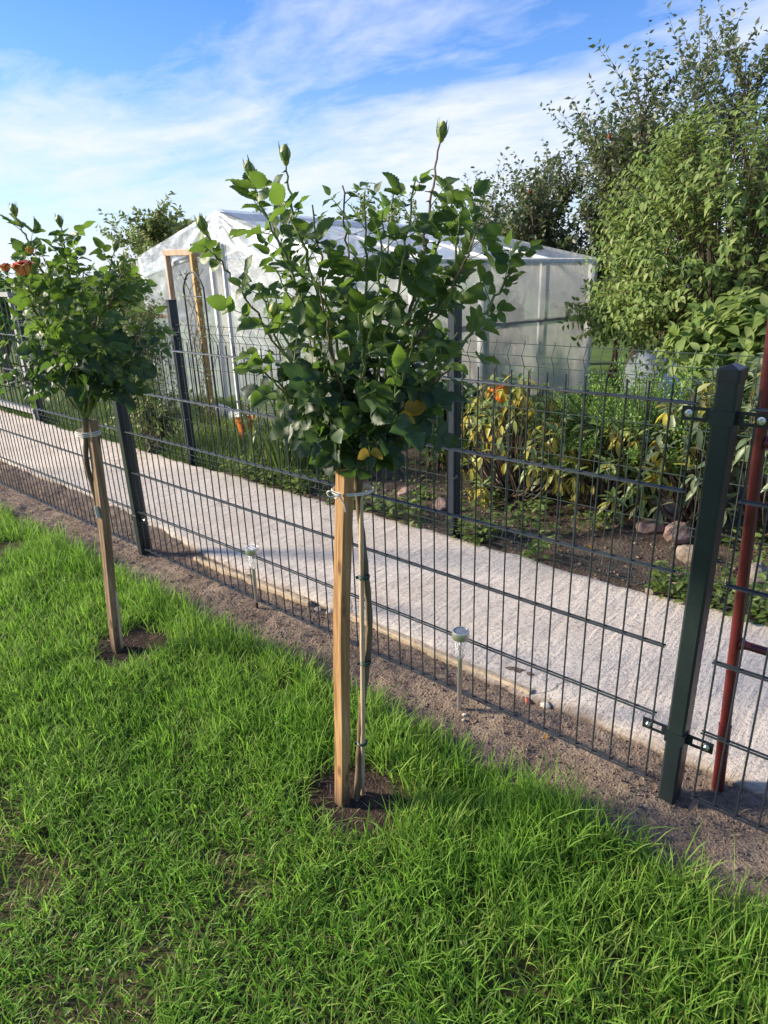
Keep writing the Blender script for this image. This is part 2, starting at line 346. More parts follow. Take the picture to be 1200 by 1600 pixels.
def concrete_mat():
    mt, nt = new_mat('concrete')
    p0 = pos(nt)
    big = nd(nt, 'ShaderNodeTexNoise', {'Vector': p0, 'Scale': 2.2, 'Detail': 8.0, 'Roughness': 0.6}).outputs[0]
    fin = nd(nt, 'ShaderNodeTexNoise', {'Vector': p0, 'Scale': 95.0, 'Detail': 6.0, 'Roughness': 0.75}).outputs[0]
    st = nd(nt, 'ShaderNodeMapping', {'Vector': p0, 'Scale': (34, 5, 1), 'Rotation': (0, 0, 0.12)}).outputs[0]
    brm = nd(nt, 'ShaderNodeTexNoise', {'Vector': st, 'Scale': 1.0, 'Detail': 4.0, 'Roughness': 0.6, 'Distortion': 0.4}).outputs[0]
    c = ramp(nt, big, [(0.3, (0.64, 0.55, 0.445)), (0.5, (0.75, 0.655, 0.535)), (0.7, (0.81, 0.72, 0.60))])
    c = mixc(nt, ramp(nt, fin, [(0.37, 0.8), (0.48, 0.0)]), c, (0.25, 0.205, 0.165))
    c = mixc(nt, ramp(nt, fin, [(0.58, 0.0), (0.68, 0.6)]), c, (0.82, 0.78, 0.72))
    c = mixc(nt, math_n(nt, 'MULTIPLY', ramp(nt, brm, [(0.36, 1.0), (0.52, 0.0)]), 0.28), c, (0.36, 0.30, 0.25))
    stn = nd(nt, 'ShaderNodeTexNoise', {'Vector': p0, 'Scale': 0.9, 'Detail': 7.0, 'Roughness': 0.65}).outputs[0]
    c = mixc(nt, ramp(nt, stn, [(0.5, 0.0), (0.70, 0.28)]), c, (0.46, 0.39, 0.32))
    # hairline cracks
    w = nd(nt, 'ShaderNodeTexNoise', {'Vector': p0, 'Scale': 3.0, 'Detail': 4.0}).outputs['Color']
    pw = nd(nt, 'ShaderNodeVectorMath', {0: p0, 1: nd(nt, 'ShaderNodeVectorMath', {0: w, 1: (0.35, 0.35, 0.0)}, operation='MULTIPLY').outputs[0]}, operation='ADD').outputs[0]
    vo = nd(nt, 'ShaderNodeTexVoronoi', {'Vector': pw, 'Scale': 1.15, 'Randomness': 1.0}, feature='DISTANCE_TO_EDGE').outputs['Distance']
    crack = ramp(nt, vo, [(0.0, 1.0), (0.0032, 1.0), (0.0055, 0.0)])
    keep = ramp(nt, nd(nt, 'ShaderNodeTexNoise', {'Vector': p0, 'Scale': 1.6, 'Detail': 2.0}).outputs[0], [(0.52, 0.0), (0.6, 0.5)])
    ck = math_n(nt, 'MULTIPLY', crack, keep)
    c = mixc(nt, ck, c, (0.13, 0.11, 0.095))
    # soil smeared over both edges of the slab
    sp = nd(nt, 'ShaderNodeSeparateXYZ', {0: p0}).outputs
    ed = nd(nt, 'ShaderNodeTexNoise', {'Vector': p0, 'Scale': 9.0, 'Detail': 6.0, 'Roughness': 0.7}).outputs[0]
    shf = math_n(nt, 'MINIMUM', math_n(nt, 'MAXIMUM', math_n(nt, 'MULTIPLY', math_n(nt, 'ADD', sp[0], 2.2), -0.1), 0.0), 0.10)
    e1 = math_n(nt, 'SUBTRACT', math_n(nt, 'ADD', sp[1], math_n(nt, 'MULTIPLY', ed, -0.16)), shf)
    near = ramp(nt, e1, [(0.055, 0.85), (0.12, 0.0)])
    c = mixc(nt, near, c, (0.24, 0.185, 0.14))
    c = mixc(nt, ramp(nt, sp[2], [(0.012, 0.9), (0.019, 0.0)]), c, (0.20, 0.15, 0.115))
    h = math_n(nt, 'ADD', math_n(nt, 'MULTIPLY', fin, 0.8), math_n(nt, 'MULTIPLY', brm, 1.3))
    h = math_n(nt, 'SUBTRACT', h, ck)
    bp = nd(nt, 'ShaderNodeBump', {'Height': h, 'Strength': 0.9, 'Distance': 0.007}).outputs[0]
    p = nd(nt, 'ShaderNodeBsdfPrincipled', {'Base Color': c, 'Roughness': 0.92, 'Specular IOR Level': 0.2, 'Normal': bp})
    out(nt, p.outputs[0])
    return mt


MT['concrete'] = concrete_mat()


def film_mat(name, clear, tint, milk):
    """Crumpled polythene: partly clear, partly milky, with a soft shine on the folds."""
    mt, nt = new_mat(name)
    p0 = pos(nt)
    a = nd(nt, 'ShaderNodeTexNoise', {'Vector': p0, 'Scale': 2.6, 'Detail': 6.0, 'Roughness': 0.6, 'Distortion': 1.2}).outputs[0]
    st = nd(nt, 'ShaderNodeMapping', {'Vector': p0, 'Scale': (5, 5, 3.4)}).outputs[0]
    b = nd(nt, 'ShaderNodeTexNoise', {'Vector': st, 'Scale': 1.0, 'Detail': 5.0, 'Distortion': 2.0}).outputs[0]
    h = math_n(nt, 'ADD', a, math_n(nt, 'MULTIPLY', b, 0.6))
    bp = nd(nt, 'ShaderNodeBump', {'Height': h, 'Strength': 0.45, 'Distance': 0.03}).outputs[0]
    tr = nd(nt, 'ShaderNodeBsdfTransparent', {'Color': tint})
    df = nd(nt, 'ShaderNodeBsdfDiffuse', {'Color': milk, 'Normal': bp})
    tl = nd(nt, 'ShaderNodeBsdfTranslucent', {'Color': milk, 'Normal': bp})
    gl = nd(nt, 'ShaderNodeBsdfGlossy', {'Color': (0.9, 0.9, 0.9), 'Roughness': 0.30, 'Normal': bp})
    m1 = nd(nt, 'ShaderNodeMixShader', {0: 0.5, 1: df.outputs[0], 2: tl.outputs[0]})
    fr = nd(nt, 'ShaderNodeFresnel', {'IOR': 1.45, 'Normal': bp}).outputs[0]
    m2 = nd(nt, 'ShaderNodeMixShader', {0: math_n(nt, 'ADD', math_n(nt, 'MULTIPLY', fr, 0.7), 0.02, True), 1: m1.outputs[0], 2: gl.outputs[0]})
    cf = ramp(nt, b, [(0.3, clear + 0.08), (0.55, clear), (0.75, max(clear - 0.18, 0.05))])
    m3 = nd(nt, 'ShaderNodeMixShader', {0: cf, 1: m2.outputs[0], 2: tr.outputs[0]})
    out(nt, m3.outputs[0])
    return mt


MT['film'] = film_mat('film', 0.62, (0.94, 0.97, 1.0), (0.72, 0.78, 0.86))
MT['film_side'] = film_mat('film_side', 0.50, (0.97, 0.96, 0.92), (0.90, 0.87, 0.80))
MT['film_roof'] = film_mat('film_roof', 0.42, (0.96, 0.98, 1.0), (0.72, 0.76, 0.84))


def lens_mat():
    mt, nt = new_mat('clear_plastic')
    p0 = objco(nt)
    v = nd(nt, 'ShaderNodeTexVoronoi', {'Vector': p0, 'Scale': 90.0}, feature='DISTANCE_TO_EDGE').outputs['Distance']
    bp = nd(nt, 'ShaderNodeBump', {'Height': v, 'Strength': 0.8, 'Distance': 0.006}).outputs[0]
    tr = nd(nt, 'ShaderNodeBsdfTransparent', {'Color': (0.93, 0.94, 0.94)})
    gl = nd(nt, 'ShaderNodeBsdfGlossy', {'Color': (0.95, 0.95, 0.95), 'Roughness': 0.08, 'Normal': bp})
    df = nd(nt, 'ShaderNodeBsdfTranslucent', {'Color': (0.8, 0.8, 0.8), 'Normal': bp})
    m0 = nd(nt, 'ShaderNodeMixShader', {0: 0.5, 1: gl.outputs[0], 2: df.outputs[0]})
    fr = nd(nt, 'ShaderNodeFresnel', {'IOR': 1.5, 'Normal': bp}).outputs[0]
    mx = nd(nt, 'ShaderNodeMixShader', {0: math_n(nt, 'ADD', math_n(nt, 'MULTIPLY', fr, 1.3), 0.14, True), 1: tr.outputs[0], 2: m0.outputs[0]})
    out(nt, mx.outputs[0])
    return mt


MT['lens'] = lens_mat()


# ------------------------------------------------------------------ mesh helpers
def np_mesh(name, V, F, mat, rnd=None, smooth=False, vein=None):
    """V (n,3), F (k,3|4) -> mesh data."""
    V = np.asarray(V, np.float32)
    F = np.asarray(F, np.int32)
    me = bpy.data.meshes.new(name)
    k = F.shape[1]
    me.vertices.add(len(V))
    me.vertices.foreach_set('co', V.ravel())
    me.loops.add(F.size)
    me.loops.foreach_set('vertex_index', F.ravel())
    me.polygons.add(len(F))
    me.polygons.foreach_set('loop_start', np.arange(0, F.size, k, dtype=np.int32))
    me.polygons.foreach_set('loop_total', np.full(len(F), k, np.int32))
    if smooth:
        me.polygons.foreach_set('use_smooth', np.ones(len(F), bool))
    me.update(calc_edges=True)
    if rnd is not None:
        at_ = me.attributes.new('rnd', 'FLOAT', 'POINT')
        at_.data.foreach_set('value', np.asarray(rnd, np.float32))
    if vein is not None:
        me.attributes.new('vein', 'FLOAT', 'POINT').data.foreach_set('value', np.asarray(vein, np.float32))
    me.materials.append(MT[mat] if isinstance(mat, str) else mat)
    return me


def link(name, me, parent=None, basis=None):
    o = bpy.data.objects.new(name, me)
    COL.objects.link(o)
    if parent is not None:
        o.parent = parent
    if basis is not None:
        o.matrix_basis = basis
    return o


def tag(o, label=None, cat=None, group=None, kind=None):
    for k, v in (('label', label), ('category', cat), ('group', group), ('kind', kind)):
        if v:
            o[k] = v
    return o


def thing(name, loc, label, cat, group=None, rz=0.0):
    o = bpy.data.objects.new(name, None)
    COL.objects.link(o)
    o.empty_display_size = 0.05
    o.location = tuple(float(c) for c in loc)
    o.rotation_euler = (0, 0, rz)
    return tag(o, label, cat, group)


class MB:
    """Collects solid shapes into one mesh (coordinates local to `org`)."""

    def __init__(s, org=(0, 0, 0)):
        s.v, s.f, s.o = [], [], np.array(org, float)

    def add(s, V, F):
        b = len(s.v)
        s.v += [tuple(np.asarray(p, float) - s.o) for p in V]
        s.f += [tuple(i + b for i in f) for f in F]
        return s

    def box(s, c, size, rz=0.0, ax=None, bev=0.0):
        hx, hy, hz = [q / 2 for q in size]
        b = min(bev, hx * .9, hy * .9)
        if b > 0:
            ring = [(-hx + b, -hy), (hx - b, -hy), (hx, -hy + b), (hx, hy - b), (hx - b, hy), (-hx + b, hy), (-hx, hy - b), (-hx, -hy + b)]
        else:
            ring = [(-hx, -hy), (hx, -hy), (hx, hy), (-hx, hy)]
        n = len(ring)
        P = [np.array((x, y, z)) for z in (-hz, hz) for x, y in ring]
        A = np.array(ax, float).T if ax is not None else np.array([[math.cos(rz), -math.sin(rz), 0], [math.sin(rz), math.cos(rz), 0], [0, 0, 1]])
        P = [np.array(c, float) + A @ p for p in P]
        F = [(i, (i + 1) % n, n + (i + 1) % n, n + i) for i in range(n)] + [tuple(range(n))[::-1], tuple(range(n, 2 * n))]
        return s.add(P, F)

    def bar(s, a, b, w, d, upv=(0, 0, 1), bev=0.0):
        a, b = np.array(a, float), np.array(b, float)
        z = b - a
        L = np.linalg.norm(z)
        z = z / L
        x = np.cross(np.array(upv, float), z)
        if np.linalg.norm(x) < 1e-4:
            x = np.cross((1, 0, 0), z)
        x /= np.linalg.norm(x)
        y = np.cross(z, x)
        return s.box((a + b) / 2, (w, d, L), ax=[x, y, z], bev=bev)

    def tube(s, pts, rad, n=6, cap=True):
        V, F = tube_np(pts, rad, n, cap)
        return s.add(V, F)

    def lathe(s, c, prof, n=20, axis=None):
        V, F = [], []
        A = np.eye(3)
        if axis is not None:
            z = np.array(axis, float) / np.linalg.norm(axis)
            x = np.cross((0.3, 1, 0.1), z)
            x /= np.linalg.norm(x)
            A = np.array([x, np.cross(z, x), z]).T
        for r, z in prof:
            for k in range(n):
                t = 2 * math.pi * k / n
                V.append(np.array(c, float) + A @ np.array((r * math.cos(t), r * math.sin(t), z)))
        for j in range(len(prof) - 1):
            for k in range(n):
                F.append((j * n + k, j * n + (k + 1) % n, (j + 1) * n + (k + 1) % n, (j + 1) * n + k))
        F.append(tuple(range(n))[::-1])
        F.append(tuple(range((len(prof) - 1) * n, len(prof) * n)))
        return s.add(V, F)

    def mesh(s, name, mat, smooth=False):
        me = bpy.data.meshes.new(name)
        me.from_pydata(s.v, [], s.f)
        me.materials.append(MT[mat])
        if smooth:
            me.polygons.foreach_set('use_smooth', [True] * len(me.polygons))
            try:
                me.set_sharp_from_angle(angle=math.radians(40))
            except Exception:
                pass
        me.update()
        return me

    def build(s, name, mat, parent=None, smooth=False):
        return link(name, s.mesh(name, mat, smooth), parent)


def tube_np(pts, rad, n=6, cap=True):
    pts = np.asarray(pts, float)
    m_ = len(pts)
    rad = np.broadcast_to(np.asarray(rad, float), (m_,))
    T = np.gradient(pts, axis=0)
    T /= np.linalg.norm(T, axis=1)[:, None] + 1e-12
    ref = np.array([0.31, 0.17, 0.93]) if abs(T[0] @ np.array([0.31, 0.17, 0.93])) < 0.9 else np.array([1.0, 0, 0])
    x = ref - (ref @ T[0]) * T[0]
    x /= np.linalg.norm(x)
    V = []
    for i in range(m_):
        x = x - (x @ T[i]) * T[i]
        x /= np.linalg.norm(x)
        y = np.cross(T[i], x)
        a = np.arange(n) * 2 * math.pi / n
        V.append(pts[i] + rad[i] * (np.cos(a)[:, None] * x + np.sin(a)[:, None] * y))
    V = np.concatenate(V)
    F = [(j * n + k, j * n + (k + 1) % n, (j + 1) * n + (k + 1) % n, (j + 1) * n + k) for j in range(m_ - 1) for k in range(n)]
    if cap:
        F += [tuple(range(n))[::-1], tuple(range((m_ - 1) * n, m_ * n))]
    return V, F


def spline(P, n):
    """Catmull-Rom through the points, n samples."""
    P = np.asarray(P, float)
    Q = np.vstack([2 * P[0] - P[1], P, 2 * P[-1] - P[-2]])
    outp = []
    for u in np.linspace(0, len(P) - 1 - 1e-9, n):
        i = int(u)
        t = u - i
        a, b, c, d = Q[i], Q[i + 1], Q[i + 2], Q[i + 3]
        outp.append(0.5 * ((2 * b) + (c - a) * t + (2 * a - 5 * b + 4 * c - d) * t * t + (3 * b - a - 3 * c + d) * t ** 3))
    return np.array(outp)


def unit(v):
    v = np.asarray(v, float)
    return v / (np.linalg.norm(v, axis=-1, keepdims=True) + 1e-12)


_tab = rng.random((64, 64))


def vnoise(x, y, s):
    """Smooth value noise 0..1 on the ground."""
    x, y = np.asarray(x) * s + 200.3, np.asarray(y) * s + 207.7
    xi, yi = np.floor(x).astype(int), np.floor(y).astype(int)
    fx, fy = x - xi, y - yi
    fx, fy = fx * fx * (3 - 2 * fx), fy * fy * (3 - 2 * fy)
    g = lambda a, b: _tab[a % 64, b % 64]
    return (g(xi, yi) * (1 - fx) + g(xi + 1, yi) * fx) * (1 - fy) + (g(xi, yi + 1) * (1 - fx) + g(xi + 1, yi + 1) * fx) * fy


def fbm(x, y, s, o=4):
    t, a, w = 0.0, 1.0, 0.0
    for k in range(o):
        t = t + a * vnoise(x + 3.1 * k, y - 1.7 * k, s * 2.03 ** k)
        w += a
        a *= 0.55
    return t / w


# leaf templates: local +Y along the leaf, +Z its upper face ---------------------
def leaf_tpl(n, wfun, fold, curl, teeth=0.0, wave=0.0, ph=0.0):
    t = np.linspace(0, 1, n)
    V, F = [], []
    for i, q in enumerate(t):
        w = wfun(q) * (1 - (teeth if i % 2 else 0.0))
        zc = -curl * q * q
        wz = wave * math.sin(q * 9 + ph)
        V += [(-w, q - (0.02 if i % 2 else 0), zc + fold * w + wz), (0, q, zc), (w, q - (0.02 if i % 2 else 0), zc + fold * w - wz)]
    for i in range(n - 1):
        a = 3 * i
        F += [(a, a + 1, a + 4, a + 3), (a + 1, a + 2, a + 5, a + 4)]
    return np.array(V), np.array(F)


def w_rose(q):
    return 0.40 * (math.sin(math.pi * min(1, q ** 0.72 * 0.985 + 0.012))) ** 0.72 + 0.002


def w_ell(q):
    return 0.165 * math.sin(math.pi * min(1, q * 0.97 + 0.02)) ** 0.85


def w_ov(q):
    return 0.27 * math.sin(math.pi * min(1, q ** 0.8 * 0.98 + 0.015)) ** 0.9


TP_ROSE = [leaf_tpl(15, w_rose, f, c, 0.13, wv, p) for f, c, wv, p in ((0.25, 0.10, 0.025, 0), (0.55, 0.25, 0.04, 1), (0.10, 0.38, 0.04, 2), (0.40, -0.08, 0.03, 4), (0.75, 0.12, 0.03, 3), (0.30, 0.55, 0.05, 5))]
TP_RHO = [leaf_tpl(5, w_ell, f, c) for f, c in ((0.3, 0.10), (0.5, 0.28), (0.2, 0.5))]
TP_OV = [leaf_tpl(5, w_ov, f, c, 0.0, wv) for f, c, wv in ((0.3, 0.15, 0.01), (0.5, 0.3, 0.02), (0.2, 0.42, 0.015))]
TP_SM = [(np.array([(0, 0, 0), (-0.25, 0.42, 0.06), (0.25, 0.42, 0.06), (0, 0.45, 0), (0, 1, -0.12)]),
          np.array([(0, 3, 1), (0, 2, 3), (1, 3, 4), (3, 2, 4)]))]

TP_NEEDLE = [(TP_SM[0][0] * np.array([.8, 1, 1]), TP_SM[0][1])]


def frames(D, Nn):
    y = unit(D)
    z = unit(Nn - (Nn * y).sum(1)[:, None] * y)
    x = np.cross(y, z)
    return np.stack([x, y, z], axis=2)        # columns


def vein_of(tv):
    return (np.arange(len(tv)) % 3 == 1).astype(float) if len(tv) % 3 == 0 else np.zeros(len(tv))


def cloud(tpls, P, D, Nn, S, idx=None):
    """All leaves as arrays V, F, rnd."""
    A = frames(D, Nn)
    k = rng.integers(0, len(tpls), len(P)) if idx is None else idx
    VV, FF, RR, base = [], [], [], 0
    global VEIN
    VEIN = []
    r = rng.random(len(P))
    for j, (tv, tf) in enumerate(tpls):
        s = np.where(k == j)[0]
        if not len(s):
            continue
        V = np.einsum('nij,vj->nvi', A[s], tv) * S[s][:, None, None] + P[s][:, None, :]
        F = tf[None] + (np.arange(len(s)) * len(tv))[:, None, None] + base
        VV.append(V.reshape(-1, 3))
        FF.append(F.reshape(-1, tf.shape[1]))
        RR.append(np.repeat(r[s], len(tv)))
        VEIN.append(np.tile(vein_of(tv), len(s)))
        base += len(s) * len(tv)
    VEIN = np.concatenate(VEIN)
    return np.concatenate(VV), np.concatenate(FF), np.concatenate(RR)


def leaves(root, tpls, P, D, Nn, S, mat, nparts=300, name='leaf', rest='foliage', front=0.5):
    """Leaves of one plant: the largest seen as parts of their own, the rest as one mass."""
    P, D, Nn, S = map(np.asarray, (P, D, Nn, S))
    org = np.array(root.location)
    px = pix(P)
    inside = (px[:, 0] > -10) & (px[:, 0] < 1210) & (px[:, 1] > -10) & (px[:, 1] < 1610)
    dist = np.linalg.norm(P - CAM, axis=1)
    score = S / (dist - dist.min() + front) * inside
    order = np.argsort(-score)
    own = order[:min(nparts, int(inside.sum()))]
    others = np.setdiff1d(np.arange(len(P)), own)
    k = rng.integers(0, len(tpls), len(P))
    if len(own):
        data = [np_mesh(name, tv, tf, mat, smooth=True, vein=vein_of(tv)) for tv, tf in tpls]
        A = frames(D[own], Nn[own])
        for q, i in enumerate(own):
            mm = Matrix.Identity(4)
            for a in range(3):
                for b in range(3):
                    mm[a][b] = A[q][a][b] * S[i]
                mm[a][3] = P[i][a] - org[a]
            link(name, data[k[i]], root, mm)
    if len(others):
        V, F, R = cloud(tpls, P[others], D[others], Nn[others], S[others], k[others])
        o = link(rest, np_mesh(rest, V - org, F, mat, R, True, VEIN), root)
        o['kind'] = 'stuff'


def sprays(root, tpls, P, D, Nn, S, mat, name):
    org = np.array(root.location)
    V, F, R = cloud(tpls, np.asarray(P), np.asarray(D), np.asarray(Nn), np.asarray(S))
    return link(name, np_mesh(name, V - org, F, mat, R, True), root)


# ------------------------------------------------------------------ the ground
def sheet(name, x0, x1, y0, y1, step, zf, mat, kind='structure'):
    xs = np.arange(x0, x1 + step * .5, step)
    ys = np.arange(y0, y1 + step * .5, step)
    X, Y = np.meshgrid(xs, ys)
    Z = zf(X, Y)
    V = np.c_[X.ravel(), Y.ravel(), Z.ravel()]
    nx, ny = len(xs), len(ys)
    i = (np.arange(ny - 1)[:, None] * nx + np.arange(nx - 1)[None]).ravel()
    F = np.c_[i, i + 1, i + 1 + nx, i + nx]
    return tag(link(name, np_mesh(name, V, F, mat, smooth=True)), kind=kind)


MT['far_grass'] = soil_mat('far_grass', [(0.3, (0.05, 0.085, 0.02)), (0.5, (0.09, 0.145, 0.03)), (0.68, (0.17, 0.19, 0.06))], 40.0, 1.2)
tag(link('ground', np_mesh('ground', [(-400, -400, -0.05), (400, -400, -0.05), (400, 400, -0.05), (-400, 400, -0.05)], [(0, 1, 2, 3)], 'far_grass')), kind='structure')
PATCH = [(-0.568, -0.525, 0.125), (-1.775, -0.50, 0.14), (-3.2, -0.42, 0.13)]


def lawn_z(X, Y):
    z = (fbm(X, Y, 3.0) - 0.5) * 0.03 - 0.004
    for a, b, r in PATCH:
        d = np.hypot(X - a, Y - b)
        z = z + 0.003 * np.exp(-(d / r) ** 2) * (0.4 + 1.6 * fbm(X, Y, 40.0, 2))
    return z


def strip_z(X, Y):
    e = np.clip((Y + 0.30) / 0.10, 0, 1)
    z = 0.006 + (fbm(X, Y, 6.0) - 0.5) * 0.035 + (fbm(X, Y, 45.0, 3) - 0.5) * 0.018
    return z * e - (1 - e) * 0.03 + np.clip((Y - 0.12) * 0.06, 0, 0.01)


sheet('lawn', -7.5, 2.6, -4.0, -0.14, 0.04, lawn_z, 'lawn_soil')
sheet('soil_strip', -7.5, 2.4, -0.32, 0.26, 0.0125, strip_z, 'soil')
for a, b, r in PATCH[:2]:
    t = np.linspace(0, 2 * math.pi, 40, endpoint=False)
    V, F = [], []
    rr = r * (0.85 + 0.35 * fbm(np.cos(t) * 2 + a, np.sin(t) * 2 + b, 1.5))
    for q in range(9):
        k = (q / 8) ** 0.8
        x, y = a + rr * k * np.cos(t), b + rr * k * np.sin(t)
        z = lawn_z(x, y) + 0.002 * (1 - k ** 3) + (fbm(x, y, 60.0, 3) - 0.5) * 0.02 * (1 - k) - 0.004 * (k > .99) + 0.003
        V += list(np.c_[x, y, z])
    for q in range(8):
        for j in range(40):
            F.append((q * 40 + j, q * 40 + (j + 1) % 40, (q + 1) * 40 + (j + 1) % 40, (q + 1) * 40 + j))
    tag(link('soil_patch', np_mesh('soil_patch', V, F, 'humus', smooth=True)), kind='structure')


def bed_z(X, Y):
    return (fbm(X, Y, 4.0) - 0.5) * 0.05 + (fbm(X, Y, 30.0, 3) - 0.5) * 0.02 + 0.012 + np.clip((Y - 1.2) * 0.05, 0, 0.06)


sheet('garden_bed', -3.4, 2.6, 1.00, 2.9, 0.03, bed_z, 'bed_soil')

# the concrete path, one rough slab with ragged edges
xs = np.arange(-9.0, 2.6, 0.03)
lo = 0.155 + (fbm(xs, xs * 0, 2.2) - 0.5) * 0.10 + (fbm(xs, xs * 0 + 5, 14.0) - 0.5) * 0.03
lo = lo + np.clip((-2.2 - xs) * 0.10, 0, 0.10)
hi = 1.075 + (fbm(xs, xs * 0 + 9, 2.0) - 0.5) * 0.10 + (fbm(xs, xs * 0 + 3, 16.0) - 0.5) * 0.04
prof = [(0.0, -0.05), (0.0, 0.012), (0.012, 0.024)] + [(q, 0.026) for q in np.linspace(0.05, 0.95, 26)] + [(0.988, 0.024), (1.0, 0.012), (1.0, -0.05)]
V = []
for q, z in prof:
    Y = lo + (hi - lo) * q
    V.append(np.c_[xs, Y, z + (fbm(xs, Y, 3.0) - 0.5) * 0.012 * (z > 0.013)])
nx = len(xs)
V = np.concatenate(V)
i = (np.arange(len(prof) - 1)[:, None] * nx + np.arange(nx - 1)[None]).ravel()
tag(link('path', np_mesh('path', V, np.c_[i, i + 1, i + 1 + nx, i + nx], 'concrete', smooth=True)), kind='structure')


# clods and dry straw lying on the soil strip (nobody could count them)
def clods(name, n, xr, yr, s0, s1, mat, zf, seedpow=2.2, keep=None):
    iv = np.array([(1, 0, 0), (-1, 0, 0), (0, 1, 0), (0, -1, 0), (0, 0, 1), (0, 0, -1.0)])
    fi = np.array([(0, 2, 4), (2, 1, 4), (1, 3, 4), (3, 0, 4), (2, 0, 5), (1, 2, 5), (3, 1, 5), (0, 3, 5)])
    x = rng.uniform(*xr, n)
    y = rng.uniform(*yr, n)
    if keep is not None:
        k = keep(x, y)
        x, y = x[k], y[k]
    n = len(x)
    s = s0 + (s1 - s0) * rng.random(n) ** seedpow
    V = iv[None] * (1 + rng.uniform(-.3, .3, (n, 6, 1))) * (s[:, None] * rng.uniform(.6, 1.2, (n, 3)))[:, None, :]
    V[:, :, 2] *= 0.75
    V += np.c_[x, y, zf(x, y) + s * 0.15][:, None, :]
    F = fi[None] + (np.arange(n) * 6)[:, None, None]
    return tag(link(name, np_mesh(name, V.reshape(-1, 3), F.reshape(-1, 3), mat)), kind='stuff')


def straw(name, n, xr, yr, zf, mat='straw', L=(0.01, 0.05)):
    x, y = rng.uniform(*xr, n), rng.uniform(*yr, n)
    a = rng.uniform(0, 6.283, n)
    l = rng.uniform(*L, n) * rng.random(n) ** .5
    w = rng.uniform(.0004, .0009, n)
    d = np.c_[np.cos(a), np.sin(a), rng.uniform(-.1, .45, n)]
    s = np.c_[-np.sin(a), np.cos(a), np.zeros(n)]
    p = np.c_[x, y, zf(x, y) + 0.004]
    mid = p + d * (l / 2)[:, None] + np.c_[np.zeros(n), np.zeros(n), rng.uniform(-.002, .006, n)]
    V = np.stack([p - s * w[:, None], p + s * w[:, None], mid - s * w[:, None], mid + s * w[:, None], p + d * l[:, None] * .98], 1)
    F = np.array([(0, 1, 3), (0, 3, 2), (2, 3, 4)])[None] + (np.arange(n) * 5)[:, None, None]
    return tag(link(name, np_mesh(name, V.reshape(-1, 3), F.reshape(-1, 3), mat)), kind='stuff')


o = clods('soil_clods', 24000, (-5.6, 1.0), (-0.27, 0.19), 0.0008, 0.0052, 'clod', strip_z)
o = straw('dry_straw', 5500, (-5.0, 1.0), (-0.27, 0.17), strip_z)
o = straw('lawn_thatch', 12000, (-3.2, 0.9), (-1.9, -0.2), lawn_z, L=(0.012, 0.055))
o = clods('bed_clods', 3500, (-3.2, 1.0), (1.02, 2.2), 0.002, 0.014, 'clod', bed_z)
o = straw('bed_litter', 1800, (-3.2, 1.0), (1.05, 2.3), bed_z, L=(0.02, 0.09))
o = clods('path_grit', 1300, (-3.0, 0.8), (0.12, 0.40), 0.001, 0.004, 'clod', lambda x, y: 0.022 + 0 * x, 3.0)


# ------------------------------------------------------------------ grass
def blades(name, x, y, z, h, w, lean, mat, rnd, bend=0.5):
    n = len(x)
    a = rng.uniform(0, 6.283, n)
    f = a + rng.uniform(-1.0, 1.0, n) + math.pi / 2          # facing of the flat side
    side = np.c_[np.cos(f), np.sin(f), np.zeros(n)]
    d = np.c_[np.cos(a), np.sin(a)]
    V = np.zeros((n, 7, 3))
    for j, (q, wd) in enumerate(((0, .8), (.36, 1.0), (.72, .72))):
        off = lean * h * (q * (1 - bend) + bend * q * q)
        zz = h * (q - 0.38 * lean * q * q)
        c = np.c_[x + d[:, 0] * off, y + d[:, 1] * off, z + zz]
        V[:, 2 * j] = c - side * (w * wd)[:, None]
        V[:, 2 * j + 1] = c + side * (w * wd)[:, None]
    V[:, 6] = np.c_[x + d[:, 0] * lean * h, y + d[:, 1] * lean * h, z + h * (1 - 0.42 * lean)]
    F = np.array([(0, 1, 3), (0, 3, 2), (2, 3, 5), (2, 5, 4), (4, 5, 6)])[None] + (np.arange(n) * 7)[:, None, None]
    me = np_mesh(name, V.reshape(-1, 3), F.reshape(-1, 3), mat, np.repeat(np.clip(rnd, 0, .999), 7), True)
    return tag(link(name, me), kind='stuff')


